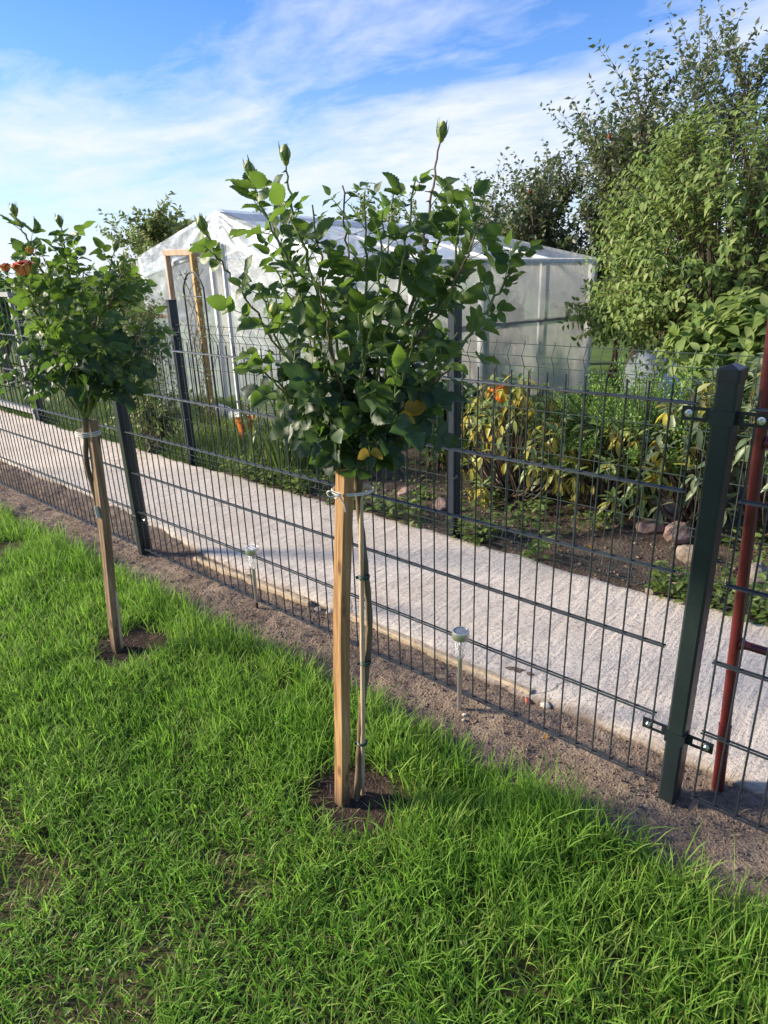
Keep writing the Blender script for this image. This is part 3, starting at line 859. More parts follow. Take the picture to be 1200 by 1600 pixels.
def lawn():
    n = 1150000
    x = rng.uniform(-7.4, 2.5, n)
    y = -0.10 - 3.8 * rng.random(n)
    # thick near the roses, thinning gently with distance over the whole lawn
    far = np.hypot((x + 0.9) / 2.6, (y + 0.7) / 1.5)
    keep = rng.random(n) < np.clip(0.72 * np.exp(-(far / 1.15) ** 2) + 0.045, 0, 1)
    # uneven front edge towards the soil, bare rings round the roses
    edge = -0.165 + (fbm(x, y * 0, 4.5) - 0.5) * 0.12 + (fbm(x, y * 0 + 4, 22.0) - 0.5) * 0.07
    keep &= rng.random(n) < np.clip((edge - y) / 0.07, 0, 1) ** 1.3
    for a, b, r in PATCH:
        d = np.hypot(x - a, y - b)
        keep &= rng.random(n) < np.clip((d - r * (0.55 + 0.6 * fbm(x, y, 14.0, 2))) / 0.05, 0.0, 1)
    bare = fbm(x, y, 5.5, 4)
    worn0 = np.clip(1.25 - np.hypot((x + 0.50) * .8, y + 1.30) / 0.70, 0, 1)
    keep &= rng.random(n) < np.clip((bare - 0.24 - 0.08 * worn0) / 0.14, 0.30, 1) * (1 - .12 * worn0)
    x, y = x[keep], y[keep]
    n = len(x)
    # the mown, yellowish corner near the camera is shorter
    worn = np.clip(1.25 - np.hypot((x + 0.50) * .8, y + 1.30) / 0.70, 0, 1)
    tall = np.clip(1 - (-0.16 - y) / 0.55, 0, 1)
    h = (0.043 + 0.036 * fbm(x, y, 3.5) + 0.040 * tall) * (1 - 0.42 * worn) * (0.62 + 0.75 * fbm(x, y, 9.0, 3)) * rng.uniform(.45, 1.35, n)
    lng = rng.random(n) < 0.015
    h[lng] *= 1.5
    lean = np.clip(rng.normal(0.55, 0.28, n) + 0.3 * worn, 0.05, 1.4)
    w = rng.uniform(.0009, .0021, n) * (1 + 0.2 * lng) * (1 + 0.7 * np.clip(np.hypot((x + 0.9) / 2.6, (y + 0.7) / 1.5) - 1, 0, 1.5))
    dry = np.clip(fbm(x, y, 2.2, 3) * 1.5 - 0.62, 0, 1)
    rnd = 0.02 + 0.58 * fbm(x, y, 6.0) + rng.uniform(-.12, .26, n) + 0.26 * worn * rng.random(n) + 0.18 * dry
    d_ = rng.random(n) < 0.03 + 0.12 * worn + 0.06 * dry + 0.10 * np.clip(.42 - fbm(x, y, 5.5, 4), 0, 1)
    rnd[d_] = rng.uniform(.88, .999, int(d_.sum()))
    tag(blades('grass', x, y, lawn_z(x, y) - 0.003, h, w, lean, 'grass', rnd), 'bright green uneven lawn grass around the two rose stakes', 'grass')


lawn()


def wild(name, n, xr, yr, h0, h1, label, keep=None, mat='wild_grass', wd=(.0014, .003), zf=None):
    x, y = rng.uniform(*xr, n), rng.uniform(*yr, n)
    k = rng.random(n) < np.clip((fbm(x, y, 2.0) - 0.30) / 0.2, 0.05, 1)
    if keep is not None:
        k &= keep(x, y)
    x, y = x[k], y[k]
    n = len(x)
    h = rng.uniform(h0, h1, n) * (0.5 + fbm(x, y, 2.5))
    o = blades(name, x, y, (zf(x, y) if zf else -0.05 + 0 * x), h, rng.uniform(*wd, n), np.clip(rng.normal(.55, .3, n), .05, 1.3), mat,
               0.2 + 0.5 * fbm(x, y, 3.0) + rng.uniform(-.2, .3, n))
    return tag(o, label, 'grass')


wild('grass', 26000, (-7.6, -2.6), (1.12, 2.7), 0.08, 0.24, 'long rough green grass between the rear fence and the greenhouse',
     lambda x, y: (y < 2.55 - (x + 3.4) * 0.214 * 1.0) & (y > 1.11 + 0.03 * np.sin(x * 9)))
wild('grass', 26000, (-4.0, 1.5), (2.7, 8.5), 0.03, 0.07, 'short lawn seen beyond the juniper right of the greenhouse', lambda x, y: (x > -2.55 + (y - 5.3) * 0.2) , mat='wild_grass', wd=(.003, .006))


P, D, Nn, S = [], [], [], []
for k in range(95):
    x, y = rng.uniform(-2.6, .5), rng.uniform(-1.5, -.25)
    for j in range(rng.integers(3, 8)):
        a = rng.uniform(0, 6.283)
        P.append((x + math.cos(a) * .008, y + math.sin(a) * .008, rng.uniform(.012, .045)))
        D.append((math.cos(a), math.sin(a), rng.uniform(.1, .8)))
        Nn.append(rng.normal(0, .3, 3) + np.array([0, 0, 1.0]))
        S.append(rng.uniform(.007, .017))
V, F, R = cloud(TP_OV, np.array(P), np.array(D), np.array(Nn), np.array(S))
tag(link('lawn_weeds', np_mesh('lawn_weeds', V, F, 'wild_grass', R, True)), 'small broad leaved weeds scattered through the lawn', 'weeds', kind='stuff')

# ------------------------------------------------------------------ front fence
ZB = 0.042


def wire_mesh(L, r, n=6):
    V, F = tube_np([(0, 0, 0), (0, 0, L * .5), (0, 0, L)], r, n)
    b = MB()
    b.add(V, F)
    return b


W_V = wire_mesh(1.045, 0.0025).mesh('upright_wire', 'wire', True)
W_H = MB().tube([(0, 0, 0), (1.25, 0, 0), (2.512, 0, 0)], 0.003, 6).mesh('cross_wire', 'wire', True)


def panel(x0, label, group):
    t = thing('wire_fence', (x0, 0, 0), label, 'fence', group)
    for k in range(51):
        jx, jy = random.uniform(-.0007, .0007), random.uniform(-.0007, .0007)
        link('upright_wire', W_V, t, Matrix.Translation((0.05 * k + jx, jy, ZB - 0.008)))
    for k in range(6):
        for s in (-1, 1):
            link('cross_wire', W_H, t, Matrix.Translation((-0.006, s * 0.0056, ZB + 0.2 * k - 0.002 * (k == 5))))
    return t


panel(-2.5, 'dark wire fence panel behind the near rose, spanning between the two fence posts', 'front fence panels')
panel(-5.07, 'dark wire fence panel behind the far rose, running out of the photo', 'front fence panels')
panel(0.122, 'dark wire fence panel in front of the red gate tube', 'front fence panels')


def fence_post(x, y, h, w, d, label, group, mat='post', brk=(), lean=(0, 0), cap_over=0.0025):
    t = thing('fence_post', (x, y, 0), label, 'fence post', group)
    t.rotation_euler = (lean[0], lean[1], 0)
    MB().box((0, 0, h / 2 - 0.04), (w, d, h + 0.08), bev=0.005).build('post_tube', mat, t, True)
    c = MB()
    W, D_ = w + 2 * cap_over, d + 2 * cap_over
    c.box((0, 0, h - 0.007), (W, D_, 0.026), bev=0.006)
    n = len(c.v)
    top = [(-W / 2 + .004, -D_ / 2 + .004, h + .006), (W / 2 - .004, -D_ / 2 + .004, h + .006), (W / 2 - .004, D_ / 2 - .004, h + .006), (-W / 2 + .004, D_ / 2 - .004, h + .006),
           (0, -D_ * .2, h + .0155), (0, D_ * .2, h + .0155)]
    c.add(top, [(0, 1, 4), (1, 2, 5, 4), (2, 3, 5), (3, 0, 4, 5)])
    c.build('post_cap', 'cap', t)
    for z, sides in brk:
        b = MB()
        b.box((0, -d / 2 - 0.0015, z), (w + 0.006, 0.003, 0.030))
        for s in (-1, 1):
            b.box((s * (w / 2 + 0.0015), -d / 4 + 0.0005, z), (0.003, d / 2 + 0.004, 0.030))
        b.build('bracket_strap', 'post', t)
        for s in sides:
            e = MB()
            y0 = -0.0115
            xx = s * (w / 2 + 0.033)
            # slotted lug: four bars round the slot
            e.box((xx, y0, z + 0.0115), (0.064, 0.003, 0.007)).box((xx, y0, z - 0.0115), (0.064, 0.003, 0.007))
            e.box((s * (w / 2 + 0.010), y0, z), (0.014, 0.003, 0.016)).box((s * (w / 2 + 0.0555), y0, z), (0.019, 0.003, 0.016))
            e.build('bracket_lug', 'cap', t)
            p = MB()
            p.lathe((s * (w / 2 + 0.050), y0 - 0.0022, z), [(0.0085, 0), (0.0085, .0015), (0.0060, .0018), (0.0060, .006), (0.0042, .0075)], 12, axis=(0, -1, 0))
            p.build('bolt', 'bolt', t, True)
    return t


fence_post(0.062, 0.012, 1.112, 0.042, 0.060, 'thick dark green metal fence post with black cap beside the red tube', 'front fence posts',
           brk=((1.018, (-1, 1)), (0.205, (-1, 1))))
fence_post(-2.535, 0.012, 1.10, 0.042, 0.060, 'dark metal fence post half hidden under the far rose bush', 'front fence posts', brk=((0.205, (1,)), (1.018, ())))

# ------------------------------------------------------------------ rear fence of folded wire panels
BY = 1.11
BZ = [1.0, 0.953, 0.906, 0.72, 0.535, 0.33, 0.135, 0.088, 0.04]


def bent(n=6, r=0.0019):
    pts = [(0, 0, 1.012), (0, 0, 1.0), (0, -0.026, 0.953), (0, 0, 0.906), (0, 0, 0.62), (0, 0, 0.33), (0, 0, 0.135), (0, -0.026, 0.088), (0, 0, 0.04), (0, 0, 0.012)]
    return MB().tube(pts, r, n)


B_V = bent().mesh('bent_wire', 'back_wire', True)


def back_panel(x0, x1, label):
    t = thing('mesh_panel', (x0, BY, 0), label, 'fence', 'rear fence panels')
    n = int(round((x1 - x0) / 0.0705))
    for k in range(n + 1):
        link('bent_wire', B_V, t, Matrix.Translation(((x1 - x0) * k / n, 0, 0)))
    me = MB().tube([(0, 0, 0), ((x1 - x0) / 2, 0, 0), (x1 - x0, 0, 0)], 0.0019, 5).mesh('cross_wire', 'back_wire', True)
    for z in BZ:
        yy = -0.030 if z in (0.953, 0.088) else -0.0036
        link('cross_wire', me, t, Matrix.Translation((0, yy, z)))
    return t


back_panel(-1.395, 0.93, 'thin wire mesh panel with zigzag top in front of the yellowing rhododendrons')
back_panel(-3.745, -1.445, 'thin wire mesh panel with zigzag top behind the near rose crown')
back_panel(-6.305, -3.795, 'thin wire mesh panel with zigzag top left of the greenhouse doorway')


def back_post(x, label, h=1.157):
    t = thing('rear_post', (x, BY + 0.012, 0), label, 'fence post', 'rear fence posts')
    MB().box((0, 0, h / 2 - 0.05), (0.042, 0.062, h + 0.1), bev=0.004).build('post_tube', 'back_post', t, True)
    MB().box((0, 0, h - 0.002), (0.046, 0.066, 0.014), bev=0.005).build('post_cap', 'cap', t)
    for z in (0.34, 0.93):
        MB().lathe((0.0212, -0.012, z), [(0.006, 0), (0.006, .002), (0.003, .004)], 10, axis=(1, 0, 0)).build('bolt', 'bolt', t, True)
        MB().bar((0.010, -0.034, z), (0.045, -0.034, z), 0.028, 0.003).build('clip', 'back_post', t)


back_post(-1.42, 'dark rear fence post right behind the near rose crown')
back_post(-3.77, 'dark rear fence post standing by the greenhouse doorway')
back_post(-6.33, 'dark rear fence post seen low under the far rose crown', 1.12)

# grey gate at the far left end of the path
g = thing('grey_gate', (-7.05, 1.10, 0), 'grey metal gate with thin upright bars behind the far rose at the left edge', 'gate')
MB().bar((-0.75, 0, 1.19), (0.66, 0, 1.19), 0.05, 0.04).build('top_rail', 'grey_board', g)
MB().bar((-0.75, 0.002, 0.10), (0.66, 0.002, 0.10), 0.06, 0.04).build('bottom_rail', 'grey_board', g)
for sx in (-0.75, 0.64):
    MB().bar((sx, 0.004, -0.05), (sx, 0.004, 1.165), 0.045, 0.045).build('gate_post', 'grey_board', g)
for k in range(12):
    MB().tube([(-0.70 + 0.12 * k, 0.0, 0.12), (-0.70 + 0.12 * k, 0.0, 0.6), (-0.70 + 0.12 * k, 0.0, 1.17)], 0.006, 6).build('bar', 'wire', g, True)

# ------------------------------------------------------------------ red steel gate tube
g = thing('red_gate', (0.152, 0.118, 0), 'dark red painted steel gate frame standing behind the right fence panel', 'gate')
LE = -0.042      # leans a little to the left


def rp(x, z):
    return (x + LE * z, 0, z)


MB().tube([rp(0, -0.05), rp(0, .1), rp(0, .205)], [0.0150, 0.0150, 0.0155], 14).build('foot_sleeve', 'red_paint', g, True)
MB().tube([rp(0, .19), rp(0, .8), rp(0, 1.62)], 0.0135, 14).build('upright', 'red_paint', g, True)
MB().tube([rp(1.1, -0.02), rp(1.1, .8), rp(1.1, 1.62)], 0.0135, 14).build('upright', 'red_paint', g, True)
for z in (0.444, 0.945, 1.45):
    MB().tube([rp(0.010, z), rp(.5, z + .001), rp(1.09, z)], 0.0105, 12).build('rail', 'red_paint', g, True)
    w = MB()
    w.lathe((rp(0.0, z)[0] + 0.012, 0, z), [(0.017, 0), (0.0155, .004), (0.012, .009), (0.0106, .014)], 12, axis=(1, 0, 0))
    w.build('weld', 'red_paint', g, True)


# ------------------------------------------------------------------ solar lamps
def solar_lamp(x, y, label, tilt, spike, h=0.296):
    t = thing('solar_lamp', (x, y, 0), label, 'garden lamp', 'solar stake lamps')
    t.rotation_euler = tilt
    MB().lathe((0, 0, 0), [(0.0258, h - .025), (0.0264, h - .022), (0.0264, h - .002), (0.0256, h), (0.0215, h + .0005), (0.0215, h - .0015)], 28).build('cap', 'steel', t, True)
    MB().lathe((0, 0, 0), [(0.0212, h - .004), (0.0212, h - .0008)], 24).build('solar_panel', 'solar', t)
    b = MB()
    for k in (-1, 1):
        b.box((0, k * 0.006, h - .0004), (0.032, 0.0006, 0.0006))
    b.build('cell_line', 'bolt', t)
    # hollow clear lens with ribs
    pr = [(0.0185, h - .025), (0.0178, h - .05), (0.0150, h - .085), (0.0120, h - .094), (0.0070, h - .096)]
    MB().lathe((0, 0, 0), pr[::-1], 24).build('lens', 'lens', t, True)
    MB().lathe((0, 0, 0), [(0.004, h - .05), (0.0045, h - .03), (0.007, h - .0245)], 12).build('bulb_holder', 'white_plastic', t, True)
    MB().tube([(0, 0, h - .095), (0, 0, .1), (0, 0, spike)], 0.0074, 16).build('stem', 'steel', t, True)
    MB().tube([(0, 0, spike + .001), (0, 0, 0.004), (0, 0, -.06)], [0.0052, 0.0046, 0.001], 10).build('spike', 'black_plastic', t, True)


solar_lamp(-0.572, -0.042, 'steel solar lamp on a stalk just right of the near rose stake', (0.0, 0.01, 0), 0.012)
solar_lamp(-1.620, -0.010, 'steel solar lamp on a stalk left of the near rose stake', (0.02, 0.05, 0), 0.038, 0.290)


# ------------------------------------------------------------------ stakes and canes
def stake(base, top, w, d, rz, name, mat, label, knots):
    base, top = np.array(base, float), np.array(top, float)
    t = thing(name, base, label, 'stake')
    V, F = [], []
    n = 26
    for i in range(n):
        q = i / (n - 1)
        c = (top - base) * q - np.array([0, 0, 0.06]) * (i == 0)
        wob = np.array([math.sin(q * 5.2 + knots) * 0.0035, math.cos(q * 4.1 + knots) * 0.003, 0]) * (q * (1.15 - q) * 3.2)
        for k in range(8):
            bx = (-1, 1, 1, 1, 1, -1, -1, -1)[k] * (w / 2 - (0.0025 if k in (0, 1, 4, 5) else 0))
            by = (-1, -1, -1, 1, 1, 1, 1, -1)[k] * (d / 2 - (0.0025 if k in (2, 3, 6, 7) else 0))
            nz = 1 + 0.05 * (fbm(np.array([q * 14.0 + k * 7]), np.array([knots]), 1.0)[0] - .5)
            bx, by = bx * nz, by * nz
            V.append(c + wob + (bx * math.cos(rz) - by * math.sin(rz), bx * math.sin(rz) + by * math.cos(rz), 0))
    for i in range(n - 1):
        for k in range(8):
            F.append((i * 8 + k, i * 8 + (k + 1) % 8, i * 8 + 8 + (k + 1) % 8, i * 8 + 8 + k))
    F += [tuple(range(8))[::-1], tuple(range((n - 1) * 8, n * 8))]
    b = MB()
    b.add(V, F)
    b.build('timber', mat, t)
    return t


S1B, S1T = np.array([-0.590, -0.556, 0.0]), np.array([-0.548, -0.520, 0.932])
S2B, S2T = np.array([-1.792, -0.545, 0.0]), np.array([-1.752, -0.497, 0.882])
stake(S1B, S1T, 0.030, 0.032, math.radians(88), 'wooden_stake', 'stake_new', 'fresh golden square timber stake supporting the near rose', 1.3)
stake(S2B, S2T, 0.030, 0.031, math.radians(96), 'wooden_stake', 'stake_old', 'weathered brown leaning timber stake supporting the far rose', 4.0)


def cane(P, r, label, nodes):
    P = np.array(P, float)
    t = thing('plant_cane', P[0], label, 'cane')
    pts = spline(P, 30)
    rr = np.full(30, r) * np.linspace(1.08, 0.92, 30)
    for q in nodes:
        rr[int(q * 29)] *= 1.16
    MB(P[0]).tube(pts, rr, 10).build('cane_rod', 'cane', t, True)


cane([at(566, 1254, 1.415), at(567, 1100, 1.418), at(565, 900, 1.420), at(564, 760, 1.422)], 0.0058, 'slim pale cane tied beside the near rose stem', (.22, .5, .78))
cane([at(190, 1012, 2.195), at(182, 935, 2.20), at(160, 830, 2.215), at(148, 775, 2.22)], 0.0060, 'slim pale cane crossing behind the far rose stake', (.3, .7))


def ring(c, rx, ry, r, rz, tiltz=0.0, n=20):
    a = np.linspace(0, 2 * math.pi, n)
    x, y = rx * np.cos(a), ry * np.sin(a)
    return np.array([(c[0] + x[i] * math.cos(rz) - y[i] * math.sin(rz), c[1] + x[i] * math.sin(rz) + y[i] * math.cos(rz), c[2] + tiltz * math.sin(a[i])) for i in range(n)])


def s_at(B, T, z):
    return B + (T - B) * (z / T[2])


# string bow on the near stake
c = s_at(S1B, S1T, 0.875)
t = thing('string_tie', c, 'white string tied in a bow round the near stake', 'string')
b = MB(c)
mid = c + RTH * 0.018 + FWH * 0.012
for dz in (0, .004):
    b.tube(ring(mid + (0, 0, dz - .002), 0.046, 0.030, 0.002, math.atan2(RTH[1], RTH[0]), 0.002, 26), 0.0017, 6, False)
kn = c - FWH * 0.020 - RTH * 0.010
b.tube(spline([kn, kn - RTH * .018 + (0, 0, .010) - FWH * .004, kn - RTH * .026 + (0, 0, .006), kn - RTH * .020 - (0, 0, .004), kn], 16), 0.0017, 6)
b.tube(spline([kn, kn + RTH * .006 - (0, 0, .012) - FWH * .006, kn + RTH * .010 - (0, 0, .026) - FWH * .004, kn + RTH * .011 - (0, 0, .040)], 12), 0.0019, 6)
b.tube(spline([kn, kn - RTH * .006 - (0, 0, .006) - FWH * .006, kn - RTH * .012 - (0, 0, .006)], 8), 0.0017, 6)
b.lathe(kn, [(0.001, -.004), (0.0042, -.002), (0.0042, .002), (0.001, .004)], 8)
b.build('string', 'string', t, True)
c = s_at(S2B, S2T, 0.835)
t = thing('string_tie', c, 'white string wound round the far stake and rose stem', 'string')
b = MB(c)
for dz, e in ((0, 0), (.006, .001), (.012, -.001)):
    b.tube(ring(c - RTH * .016 + (0, 0, dz), 0.040 + e, 0.026, 0.002, math.atan2(RTH[1], RTH[0]), 0.003, 26), 0.0022, 6, False)
b.build('string', 'string', t, True)
for x, y, lab in ((569, 902, 'uppermost green clip holding near rose stem to its cane'), (571, 1036, 'middle green clip holding near rose stem to its cane'),
                  (566, 1161, 'lowest green clip holding near rose stem to its cane')):
    c = at(x, y, 1.418)
    t = thing('plant_clip', c, lab, 'clip', 'green plant clips')
    b = MB(c)
    b.tube(ring(c, 0.012, 0.010, .002, math.atan2(RTH[1], RTH[0]), 0.001), 0.0024, 6, False)
    b.tube(ring(c + (0, 0, .004), 0.012, 0.010, .002, math.atan2(RTH[1], RTH[0]), 0.001), 0.0020, 6, False)
    b.box(c - RTH * .015, (0.010, 0.004, 0.007), math.atan2(RTH[1], RTH[0]))
    b.build('clip_band', 'clip', t, True)
c = at(151, 800, 2.185)
t = thing('paper_tag', c, 'pale folded tag hanging on the far rose stem', 'tag')
MB(c).bar(c + (0.002, 0, .022), c - (-.006, 0, .022), 0.012, 0.002).build('tag_strip', 'label_tag', t)


# ------------------------------------------------------------------ standard roses
def bud(root, p, d, s, open_=0.3, name='bud'):
    org = np.array(root.location)
    d = unit(np.array(d))
    e = link(name, None, root) if False else None
    b = MB(org)
    b.lathe(p, [(0.0034 * s, -.006 * s), (0.0075 * s, 0.0), (0.0080 * s, .006 * s), (0.0112 * s, .012 * s), (0.0122 * s, .019 * s), (0.0100 * s, .027 * s), (0.0052 * s, .034 * s), (0.0010, .037 * s)], 12, axis=d)
    o = b.build(name, 'bud', root, True)
    q = MB(org)
    x = unit(np.cross(d, (0.2, 0.9, 0.3)))
    y = np.cross(d, x)
    for k in range(5):
        a = 2 * math.pi * k / 5 + .4
        r = math.cos(a) * x + math.sin(a) * y
        tng = np.cross(d, r)
        L = random.uniform(.034, .047) * s
        pts = [p + r * .0084 * s + d * .004 * s, p + r * .0132 * s + d * .016 * s, p + r * (.0125 + open_ * .010) * s + d * L * .75, p + r * (.012 + open_ * .022) * s + d * L]
        ws = [.0045 * s, .0036 * s, .0018 * s, .0004]
        V = [pp + sg * tng * w for pp, w in zip(pts, ws) for sg in (-1, 1)]
        q.add(V, [(2 * i, 2 * i + 1, 2 * i + 3, 2 * i + 2) for i in range(3)])
    so = link('sepals', q.mesh('sepals', 'sepal', True), o)
    return o


def bloom(root, p, d, s, mats, opened=1.0, name='flower'):
    """Rose flower: rings of cupped petals, each petal a sub-part."""
    org = np.array(root.location)
    d = unit(np.array(d))
    x = unit(np.cross(d, (0.2, 0.9, 0.3)))
    y = np.cross(d, x)
    b = MB(org)
    b.lathe(p, [(0.003 * s, -.008 * s), (0.0075 * s, -.002 * s), (0.010 * s, .008 * s), (0.006 * s, .016 * s)], 12, axis=d)
    f = b.build(name, 'sepal', root, True)
    for ringi, (n, r0, r1, hh, w) in enumerate(((5, .010, .034 * opened, .030, .024), (5, .007, .025 * opened, .035, .020), (4, .004, .015, .038, .015), (3, .001, .007, .038, .011))):
        for k in range(n):
            a = 2 * math.pi * (k + ringi * .37) / n
            r = math.cos(a) * x + math.sin(a) * y
            tg = np.cross(d, r)
            V = []
            for i, u in enumerate(np.linspace(0, 1, 6)):
                rad = (r0 + (r1 - r0) * u ** 1.3 + 0.006 * max(u - .7, 0)) * s
                hz_ = hh * s * (math.sin(u * 1.75) / math.sin(1.75) if u < .9 else 0.985)
                wd = w * s * (0.35 + 0.9 * math.sin(min(u * .9 + .12, 1) * math.pi * .62))
                for j, sg in enumerate((-1, -.5, 0, .5, 1)):
                    V.append(p + r * (rad - 0.008 * s * sg * sg) + tg * wd * sg + d * (hz_ + .004 * s - .004 * s * sg * sg + .0015 * math.sin(sg * 5 + k)))
            F = [(i * 5 + j, i * 5 + j + 1, i * 5 + j + 6, i * 5 + j + 5) for i in range(5) for j in range(4)]
            q = MB(org)
            q.add(V, F)
            link('petal', q.mesh('petal', mats[min(ringi, len(mats) - 1)], True), f)
    return f


def rose_tree(root, stem, canes, leaf_len, r_stem, dens, young_z, yellow=(), bare=.2):
    """canes: (points, end, vigour). Leaves are compound: five leaflets on a stalk."""
    org = np.array(root.location)
    pts = spline(stem, 40)
    rr = np.linspace(r_stem * 1.25, r_stem, 40) * (1 + 0.10 * np.sin(np.arange(40) * 2.3)) 
    rr[-4:] *= np.array([1.2, 1.5, 1.7, 1.5])
    MB(org).tube(pts, rr, 10).build('stem', 'rose_wood', root, True)
    LP, LD, LN, LS, LY = [], [], [], [], []
    axis = np.mean([c[0][-1] for c in canes], axis=0)
    graft = np.array(stem[-1])
    stalk = MB(org)
    for ci, (cp, end, vig) in enumerate(canes):
        L = np.linalg.norm(np.diff(np.array(cp), axis=0), axis=1).sum()
        n = max(10, int(L / 0.016))
        q = spline(cp, n)
        q[1:-1] += rng.normal(0, 0.0022, (n - 2, 3))
        r0 = 0.0052 * vig
        b = MB(org)
        b.tube(q, np.linspace(r0, 0.0017, n), 7)
        for _ in range(int(L / 0.035)):      # thorns
            i = random.randrange(1, n - 1)
            s_ = unit(rng.normal(0, 1, 3))
            tt = unit(q[i + 1] - q[i - 1])
            s_ = unit(s_ - (s_ @ tt) * tt)
            rad = r0 + (0.0017 - r0) * i / n
            b.tube([q[i] + s_ * rad * .6, q[i] + s_ * (rad + .003) - (0, 0, .0008), q[i] + s_ * (rad + .0065) - (0, 0, .0025)], [.0022, .0013, .0002], 5)
        b.build('branch', 'rose_stem' if ci % 3 else 'rose_wood', root, True)
        tip = unit(q[-1] - q[-4])
        if end == 'bud':
            bud(root, q[-1] + tip * .004, tip + np.array([0, 0, .5]), 0.82, random.uniform(.0, .4))
        step = 0.034 / (dens * min(1.0, vig))
        s = L * (bare if L > .2 else bare * .6)
        ph = rng.uniform(0, 6.28)
        while s < (L - 0.085 if end == 'bud' else L * 0.985):
            u = s / L
            i = min(int(u * (n - 1)), n - 2)
            p0 = q[i]
            tt = unit(q[i + 1] - q[max(i - 1, 0)])
            ph += 2.4
            a1 = unit(np.cross(tt, (0.3, 0.2, 0.9)))
            a2 = np.cross(tt, a1)
            o_ = math.cos(ph) * a1 + math.sin(ph) * a2
            away = p0 - (graft + np.array([0, 0, 0.18]))
            away[2] *= 0.3
            o_ = unit(o_ + 0.45 * unit(away))
            up_ = 0.55 if p0[2] > young_z else 0.15
            d = unit(o_ + tt * 0.45 + np.array([0, 0, up_ - 0.25]) + rng.normal(0, .16, 3))
            size = leaf_len * rng.uniform(.62, 1.2) * (0.62 if u > .93 else (0.85 if u > .85 else 1.0))
            RL = size * rng.uniform(1.35, 1.8)
            young = p0[2] + 0.10 * u > young_z
            droop = 0.10 if young else rng.uniform(.25, .9)
            ra = [p0 + d * RL * k - np.array([0, 0, 1]) * droop * RL * .30 * k * k for k in np.linspace(0, 1, 6)]
            stalk.tube(ra, np.linspace(.0012, .0007, 6), 5, False)
            nrm = unit(np.array([0, 0, 1.0]) * (0.62 if young else .36) + unit(away) * (0.35 if young else .6) + rng.normal(0, .38, 3) - FWH * .22)
            side = unit(np.cross(d, nrm))
            dirs = [(5, unit(ra[5] - ra[4]), 1.08)]
            for st_, sc_ in ((4, .95), (2, .80)) if rng.random() < .75 else ((4, .95),):
                for sg in (-1, 1):
                    dirs.append((st_, unit(d * .55 + sg * side * .9 + rng.normal(0, .10, 3) - np.array([0, 0, droop * .25])), sc_))
            for st_, dd, sc_ in dirs:
                LP.append(ra[st_] + dd * .003)
                LD.append(dd)
                LN.append(unit(nrm + rng.normal(0, .22, 3)))
                LS.append(size * sc_ * rng.uniform(.88, 1.08))
                LY.append(young)
            s += step * rng.uniform(.75, 1.3)
    stalk.build('leaf_stalks', 'rose_stem', root, True)['kind'] = 'stuff'
    LP, LD, LN, LS, LY = map(np.array, (LP, LD, LN, LS, LY))
    low = LP[:, 2] + LD[:, 2] * LS < graft[2] - 0.012
    LP, LD, LN, LS, LY = LP[~low], LD[~low], LN[~low], LS[~low], LY[~low]
    # a few leaves have turned yellow
    used = np.zeros(len(LP), bool)
    for yp in yellow:
        i = np.argsort(np.linalg.norm(LP - yp, axis=1) + used * 9)[:2]
        used[i] = True
    ys = used
    if ys.any():
        leaves(root, TP_ROSE, LP[ys], LD[ys], LN[ys], LS[ys] * 1.05, 'yellow_leaf', 50, 'yellow_leaf', front=.4)
    a = LY & ~ys
    nb = int(290 * a.sum() / max(1, len(LY)))
    leaves(root, TP_ROSE, LP[a], LD[a], LN[a], LS[a], 'rose_young', nb, 'leaf', 'young_foliage', front=.5)
    a = ~LY & ~ys
    leaves(root, TP_ROSE, LP[a], LD[a], LN[a], LS[a], 'rose_leaf', 290 - nb, 'leaf', 'old_foliage', front=.5)
    return len(LP)


def cn(D, pts, end='none', vig=1.0, G=None):
    """Cane from the graft G through photo points at level distances D (one per point)."""
    P = [np.array(G)]
    if not isinstance(D, (list, tuple)):
        D = np.linspace(ROSE_D, D, len(pts) + 1)[1:]
    for (x, y), d in zip(pts, D):
        P.append(at(x, y, d))
    return (P, end, vig)


